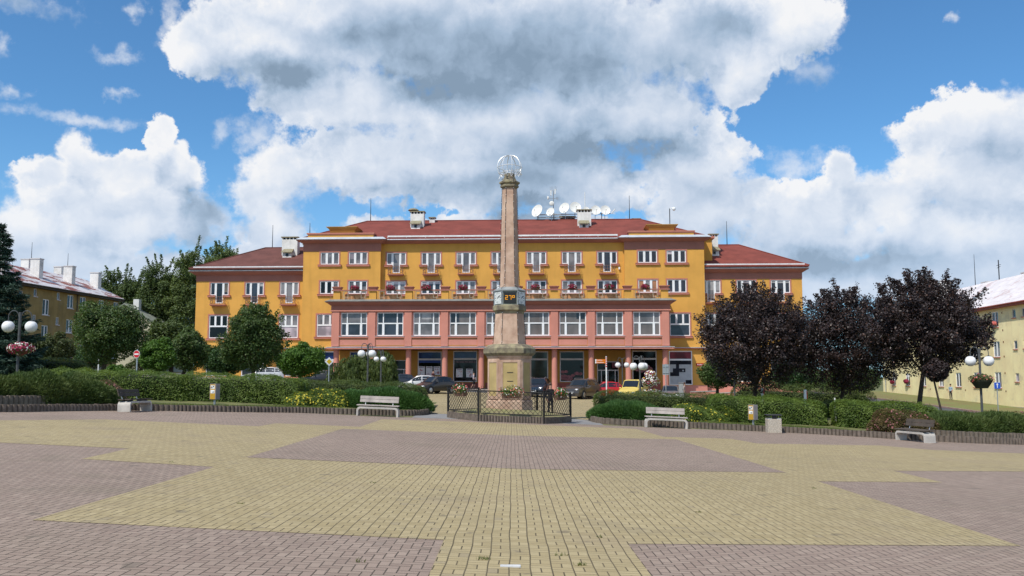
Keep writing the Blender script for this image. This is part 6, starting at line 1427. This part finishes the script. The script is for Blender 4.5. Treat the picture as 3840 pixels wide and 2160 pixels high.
PBK=paint('black_car_paint',(.014,.014,.016)); PGB=paint('grey_brown_paint',(.075,.065,.058),.45); PRD=paint('red_car_paint',(.50,.012,.02),.1); PYE=paint('yellow_van_paint',(.72,.55,.13),.05); PSV=paint('silver_paint',(.62,.62,.62),.3); PBL=paint('dark_blue_paint',(.02,.028,.045),.3); PGY=paint('slate_paint',(.20,.21,.24),.5)
def cp(px,Y): 
    p=gnd(px,Y); return tuple(p)
car(cp(1627,76.5),R(-40),'black hatchback nosing out of the parking row left of the obelisk',PBK,4.05,1.74,1.47)
car(cp(1568,79.6),R(-84),'white silver car half hidden behind the black hatchback',PSV,4.1,1.68,1.44,plate=False)
car(cp(2018,79.5),R(-12),'dark blue car with silver roof rail parked right behind the obelisk',PBL,4.4,1.78,1.62,'suv',roofbars=True)
car(cp(2180,78.5),R(-30),'grey brown off road car with chrome grille beside the red car',PGB,4.5,1.83,1.70,'suv',roofbars=True)
car(cp(2262,82.2),R(-82),'small red hatchback between the grey brown car and the yellow van',PRD,3.7,1.63,1.5,plate=False)
car(cp(2375,79.0),R(-24),'yellow delivery van behind the right low hedge',PYE,4.1,1.74,1.82,'van',cat='van',name='parked_van')
car(cp(2515,80.5),R(-10),'slate silver car half hidden by the grey cabinet at the right',PGY,4.2,1.72,1.43)
car(cp(1210,86.5),R(-84),'black saloon side on at the left, partly behind the weeping tree',PBK,4.6,1.78,1.46,'saloon',plate=False)
car(cp(985,88),R(-80),'silver grey car glimpsed under the left round trees',PSV,4.1,1.7,1.5,plate=False)
car(cp(1482,84.5),R(-80),'dark car mostly hidden behind the weeping tree, next to the white silver car',PBL,4.0,1.7,1.42,plate=False)

# ---------------------------------------------------------------- people
SKIN=M('skin',(.42,.24,.17),.6,.08,6); HAIRB=M('brown_hair',(.07,.035,.022),.7,.3,20); HAIRD=M('dark_hair',(.02,.014,.012),.7,.3,20)
def cloth(name,rgb): return M(name,rgb,.9,.18,8,.2,60)
def person(loc,rz,label,top,legs,hair,pose,bare_arms=True,bare_legs=False,h=1.7,longhair=False,shoe=None):
    """one skinned body; regions coloured by height and limb"""
    t=thing('person',label,'person',loc,rz); k=h/1.7
    J={'pel':(0,0,.93),'wa':(0,.0,1.08),'ch':(0,.0,1.30),'nk':(0,.0,1.44),'hd':(0,-.015,1.53),'hd2':(0,-.01,1.64),
       'sl':(.17,0,1.39),'sr':(-.17,0,1.39),'hl':(.09,0,.90),'hr':(-.09,0,.90)}
    J.update(pose); r={'pel':(.15,.11),'wa':(.125,.09),'ch':(.15,.10),'nk':(.055,.055),'hd':(.075,.088),'hd2':(.07,.085),'sl':(.06,.06),'sr':(.06,.06),'hl':(.085,.085),'hr':(.085,.085)}
    rad={'e':.04,'w':.03,'f':.028,'k':.058,'a':.04,'t':.035}
    names=list(J); E_=[('pel','wa'),('wa','ch'),('ch','nk'),('nk','hd'),('hd','hd2'),('ch','sl'),('ch','sr'),('sl','el'),('el','wl'),('wl','fl'),('sr','er'),('er','wr'),('wr','fr'),('pel','hl'),('pel','hr'),('hl','kl'),('kl','al'),('al','tl'),('hr','kr'),('kr','ar'),('ar','tr')]
    me=bpy.data.meshes.new('body'); me.from_pydata([tuple(c*k for c in J[n]) for n in names],[(names.index(a),names.index(b)) for a,b in E_],[])
    o=bpy.data.objects.new('body',me); COL.objects.link(o); sk=o.modifiers.new('skin','SKIN')
    for i,n in enumerate(names):
        q=r.get(n) or (rad[n[0]],)*2; me.skin_vertices[0].data[i].radius=(q[0]*k,q[1]*k); 
    me.skin_vertices[0].data[names.index('pel')].use_root=True
    o.modifiers.new('sub','SUBSURF').levels=1
    dg=bpy.context.evaluated_depsgraph_get(); m2=bpy.data.meshes.new_from_object(o.evaluated_get(dg)); bpy.data.objects.remove(o); m2.name='body'
    m2.materials.clear()
    for m in (SKIN,top,legs,shoe or BKM): m2.materials.append(m)
    segs=[(a,b) for a,b in E_]
    for f in m2.polygons:
        c=Vector(f.center)/k; best=min(segs,key=lambda s:(lambda a,b:(c-(a+(b-a)*max(0,min(1,(c-a).dot(b-a)/max(1e-6,(b-a).length_squared))))).length)(Vector(J[s[0]]),Vector(J[s[1]])))
        n=best[1]
        if n in('hd','hd2'): i=0
        elif n=='nk': i=1 if c.z<1.42 else 0
        elif n in('fl','fr'): i=0
        elif n in('wl','wr'): i=0 if bare_arms else 1
        elif n in('wa','ch','sl','sr','el','er'): i=1
        elif n in('kl','kr','hl','hr'): i=2
        elif n in('al','ar'): i=0 if bare_legs else 2
        else: i=3
        if best==('pel','wa') and c.z<1.0: i=2
        f.material_index=i; f.use_smooth=True
    o=bpy.data.objects.new('body',m2); COL.objects.link(o); o.parent=t
    hd=Vector(J['hd2'])*k; m=MB(); m.sphere(hd+Vector((0,.018,.035))*k,.098*k,14,10,(.92,1.06,.95))
    if longhair: m.sphere(hd+Vector((0,.06,-.10))*k,.11*k,12,8,(1,.6,1.35))
    m.build('hair',hair,t,smooth=True)
    m=MB(); 
    for s in (-1,1): m.sphere((hd.x+s*.03*k,hd.y-.083*k,hd.z-.035*k),.011*k,6,4)
    m.build('eyes',BKM,t); m=MB(); m.sphere((hd.x,hd.y-.095*k,hd.z-.06*k),.016*k,6,5,(.8,1,1.3)); m.build('nose',SKIN,t)
    for w,e in (('fl','wl'),('fr','wr')):   # five fingers on each hand
        a=Vector(J[w])*k; d=(Vector(J[w])-Vector(J[e])).normalized(); q=MB()
        for i in range(5):
            s=Vector((0,(i-2)*.017*k,0)); l=(.05,.07,.078,.072,.055)[i]*k; q.tube([a+s*.8,a+s+d*l*.6,a+s*1.1+d*l+Vector((0,0,-.008))],[.009*k,.008*k,.006*k],5)
        q.build('fingers',SKIN,t)
    return t
walk=dict(el=(.21,.07,1.12),wl=(.20,-.08,.98),fl=(.19,-.12,.92),er=(-.22,.02,1.12),wr=(-.22,-.14,1.05),fr=(-.21,-.19,1.02),kl=(.09,-.14,.50),al=(.09,.02,.09),tl=(.09,-.12,.04),kr=(-.09,.06,.49),ar=(-.09,.30,.13),tr=(-.09,.22,.04))
stand=dict(el=(.23,.03,1.12),wl=(.22,-.08,.90),fl=(.21,-.11,.84),er=(-.23,.03,1.12),wr=(-.22,-.06,.90),fr=(-.21,-.09,.84),kl=(.10,-.02,.50),al=(.11,.02,.09),tl=(.12,-.12,.04),kr=(-.10,-.02,.50),ar=(-.11,.02,.09),tr=(-.12,-.12,.04))
p=gnd(1776,88.6); p.z+=.12
person(tuple(p),R(95),'person in pale top and black shorts walking past the poster window with a bag',cloth('pale_lilac_shirt',(.40,.33,.36)),cloth('black_shorts',(.012,.012,.014)),HAIRD,walk,True,True,1.68)
t=thing('shoulder_bag','grey shoulder bag of the walking person near the poster window','bag',(p.x+.12,p.y-.02,p.z+.88)); m=MB(); m.frus((-.17,.17,-.07,.07),0,(-.15,.15,-.05,.05),.3); m.build('bag_body',cloth('grey_bag',(.16,.16,.17)),t,bevel=.02); m=MB(); m.tube([(-.13,0,.3),(-.08,0,.55),(.02,.0,.58),(.13,0,.3)],.014,5); m.build('strap',TRIM,t)
p=gnd(1624,88.9); p.z+=.12
person(tuple(p),R(60),'person with dark hair in a dark red top behind the silver car',cloth('dark_red_top',(.12,.04,.04)),cloth('dark_trousers',(.02,.02,.025)),HAIRD,stand,True,False,1.68)
p=gnd(2064,47.2)
person(tuple(p),R(25),'person with full brown hair in dark clothes behind the right of the iron fence',cloth('dark_jacket',(.022,.020,.022)),cloth('dark_skirt',(.016,.015,.018)),HAIRB,stand,False,False,1.72,True)
p=gnd(2567,78.5)
person(tuple(p),R(70),'person with brown hair and pale top next to the grey cabinet',cloth('grey_pink_top',(.38,.30,.28)),cloth('grey_trousers',(.06,.06,.065)),HAIRB,stand,True,False,1.7,True)
p,a=rbw(104.3,-1.1,0); p.z=zt(p.x,p.y)+.05
person(tuple(p),R(-60),'person in light blue and white top standing by the cream block wall',cloth('blue_white_top',(.30,.42,.55)),cloth('black_trousers',(.015,.015,.018)),HAIRB,stand,True,False,1.78)

# ---------------------------------------------------------------- signs, posts, small things
SGR=M('sign_back_grey',(.26,.29,.31),.5,.1,4); RDE=M('sign_red',(.52,.012,.02),.35,.05); BLE=M('sign_blue',(.02,.09,.50),.35,.05); YLE=M('sign_yellow',(.62,.40,.015),.35,.05); ORE=M('sign_orange',(.75,.19,.01),.4,.05)
def signpost(loc,h,label,cat,rz=0,group='traffic signs'):
    t=thing('road_sign',label,cat,loc,rz,group); m=MB(); m.tube([(0,0,-.2),(0,0,h)],.035,8); m.build('post',GALV,t); return t
XZ=Matrix(((1,0,0,0),(0,0,1,0),(0,1,0,0),(0,0,0,1)))
def disc(m,r,y,z,n=28,rot=0): return m.prism([(r*math.cos(rot+2*PI*k/n),z+r*math.sin(rot+2*PI*k/n)) for k in range(n)],y,y+.012,XZ)
Y=47.5; p=gnd(508,Y); zc=at(508,1328,Y).z-p.z; t=signpost(tuple(p),zc+.25,'round red and white no entry sign among the left trees','no entry sign',R(-15))
o=disc(MB(),.195,-.06,zc).build('face_rim',WHT,t); disc(MB(),.178,-.066,zc).build('face',RDE,t); m=MB(); m.box(-.13,.13,-.076,-.067,zc-.036,zc+.036); m.build('bar',WHT,t)
Y=57; p=gnd(1231,Y); zc=at(1238,1356,Y).z-p.z; t=signpost(tuple(p),zc+.2,'yellow diamond priority road sign left of the weeping tree','priority sign',R(18))
disc(MB(),.285,-.06,zc,4).build('face_back',SGR,t); disc(MB(),.275,-.066,zc,4).build('face_rim',WHT,t); disc(MB(),.165,-.074,zc,4).build('face',YLE,t)
Y=62; p=gnd(3746,Y); zc=at(3743,1446,Y).z-p.z; t=signpost(tuple(p),zc+.2,'square blue one way sign with white arrow by the cream block','one way sign',R(-4))
m=MB(); m.box(-.21,.21,-.055,-.04,zc-.215,zc+.215); m.build('face_rim',WHT,t); m=MB(); m.box(-.2,.2,-.062,-.056,zc-.205,zc+.205); m.build('face',BLE,t); m=MB(); m.box(-.025,.025,-.07,-.063,zc-.15,zc+.08); m.prism([(-.085,zc+.06),(.085,zc+.06),(0,zc+.165)],-.07,-.063,XZ); m.build('arrow',WHT,t)
Y=64; p=gnd(2499,Y); zc=at(2502,1386,Y).z-p.z; t=signpost(tuple(p),zc+.4,'grey back of a rectangular traffic sign by the last portico column','sign',R(-12)); m=MB(); m.box(-.22,.22,-.02,.0,zc-.37,zc+.37); m.build('face_back',SGR,t); m=MB(); m.box(-.2,.2,-.05,-.02,zc+.2,zc+.25); m.box(-.2,.2,-.05,-.02,zc-.25,zc-.2); m.build('bracket',GALV,t)
Y=74; p=gnd(2275,Y); zc=at(2275,1362,Y).z-p.z; t=thing('direction_sign','orange direction sign on a white pole with red bands','direction sign',tuple(p),0,'traffic signs')
m=MB(); m.tube([(0,0,-.2),(0,0,zc-.3)],.05,8); m.build('post',WHT,t)
m=MB()
for i in range(5): m.tube([(0,0,zc-.3+i*.17),(0,0,zc-.3+i*.17+.085)],.055,8)
m.build('red_band',RDE,t); m=MB()
for i in range(5): m.tube([(0,0,zc-.215+i*.17),(0,0,zc-.215+i*.17+.085)],.055,8)
m.build('white_band',WHT,t)
for z in (.17,-.01):
    m=MB(); m.box(-.80,-.05,-.03,.03,zc+z,zc+z+.15); o=m.build('arrow_board',ORE,t); m=MB(); m.box(-.9,-.80,-.03,.03,zc+z,zc+z+.15); m.build('board_tip',WHT,o); scribble(o,-.72,-.3 if z>0 else -.2,zc+z+.04,.075,-.032,WHT,8)
def bollard(px,Y,label):
    p=gnd(px,Y); t=thing('bollard',label,'bollard',tuple(p),0,'striped bollards'); h=1.85
    m=MB(); m.lathe([(.075,-.2),(.075,h-.25)],12); m.build('post',RDE,t); m=MB(); m.lathe([(.09,.5),(.09,h)],12); m.lathe([(.09,h),(.05,h+.06)],12); o=m.build('white_sleeve',WHT,t); m=MB(); m.box(.03,.10,-.07,.07,.5,h-.02); m.build('red_stripe',RDE,o)
bollard(2861,52,'white and red bollard behind the litter bin hedge, nearer the purple trunk'); bollard(3023,51.5,'white and red bollard behind the hedge, further right below the green tree')
for px,Y,h,lab in ((3135,52,1.5,'thin white leaning stake right of the bollards'),(366,60,2.0,'short white post left of the largest round tree trunk')):
    p=gnd(px,Y); t=thing('marker_post',lab,'post',tuple(p)); m=MB(); m.tube([(0,0,-.2),(-.02,0,h)],.04,8); m.lathe([(.09,0),(.09,.12),(.04,.2)],8); m.build('post',WHT,t)
Y=61; p=gnd(2757,Y); t=thing('lamp_pole','slim grey pole with pale slanted head before the green round tree','post',tuple(p)); hh=at(2757,1410,Y).z-p.z; m=MB(); m.tube([(0,0,-.2),(0,0,hh)],.05,8); m.build('post',LPOST,t); m=MB(); m.tube([(0,0,hh),(-.16,0,hh+.38)],[.07,.045],8); m.build('head',WHT,t)
Y=76; p=gnd(2555,Y); t=thing('utility_cabinet','plain grey utility cabinet in front of the slate car','cabinet',tuple(p)); m=MB(); m.box(-.18,.18,-.15,.15,-.1,1.7); m.build('body',M('cabinet_grey',(.33,.33,.33),.6,.08,3),t,bevel=.01); m=MB(); m.box(-.21,.21,-.18,.18,1.7,1.76); m.build('lid',GBX,t); m=MB(); m.box(.10,.13,-.165,-.15,1.1,1.25); m.build('handle',DARKM,t)
Y=74; p=gnd(2600,Y); t=thing('concrete_planter','low square concrete planter right of the grey cabinet','planter',tuple(p)); m=MB(); m.frus((-.25,.25,-.25,.25),-.1,(-.3,.3,-.3,.3),.52); m.build('body',CONC,t,bevel=.02); m=MB(); m.box(-.24,.24,-.24,.24,.522,.53); m.build('earth',SOIL,t)
# pink ramp wall before the right shop
t=thing('ramp_wall','low pink ramp wall with pale coping in front of the right shop corner','wall',(0,0,0)); m=MB(); q=[gnd(2590,86.5),gnd(2690,85.5),gnd(2790,84.8)]
for a,b in zip(q[:-1],q[1:]): m.add([(a.x,a.y,a.z-.1),(b.x,b.y,b.z-.1),(b.x,b.y+.25,b.z-.1),(a.x,a.y+.25,a.z-.1),(a.x,a.y,a.z+.75),(b.x,b.y,b.z+.95),(b.x,b.y+.25,b.z+.95),(a.x,a.y+.25,a.z+.75)],[(0,1,5,4),(4,5,6,7),(0,4,7,3),(1,2,6,5),(2,3,7,6)])
m.build('wall',PNK,t); m=MB()
for a,b in zip(q[:-1],q[1:]): m.add([(a.x,a.y-.05,a.z+.75),(b.x,b.y-.05,b.z+.95),(b.x,b.y+.3,b.z+.95),(a.x,a.y+.3,a.z+.75),(a.x,a.y-.05,a.z+.82),(b.x,b.y-.05,b.z+1.02),(b.x,b.y+.3,b.z+1.02),(a.x,a.y+.3,a.z+.82)],[(0,1,5,4),(4,5,6,7),(0,4,7,3),(1,2,6,5),(2,3,7,6)])
m.build('coping',CONC,t)
# flower tower
Y=66; p=gnd(2441,Y); t=thing('flower_tower','tall tiered flower tower of white and crimson petunias beside the yellow van','flower tower',tuple(p)); zc=at(2441,1434,Y).z-p.z
m=MB(); m.tube([(0,0,-.1),(0,0,zc+.8)],.05,8); m.build('post',DARKM,t)
for z,r,h in ((zc-.78,.58,.26),(zc-.02,.62,.42),(zc+.45,.40,.34)):
    m=MB(); m.lathe([(.1,z-.2),(r*.55,z-.05),(r*.6,z+.02)],10); m.build('tier_bowl',POTB,t)
    bloompile('plant',t,(0,0,z+.08),r,r*.9,h,520,.055,[(FWH,120),(FRED,90),(FYE,14)])
Y=98; 
for px,lab,mt in ((2652,'white litter sack by the shop door at the right corner',WHT),): pass
for k,(pxx,Yy,lab) in enumerate(((1322,1,''),)): pass
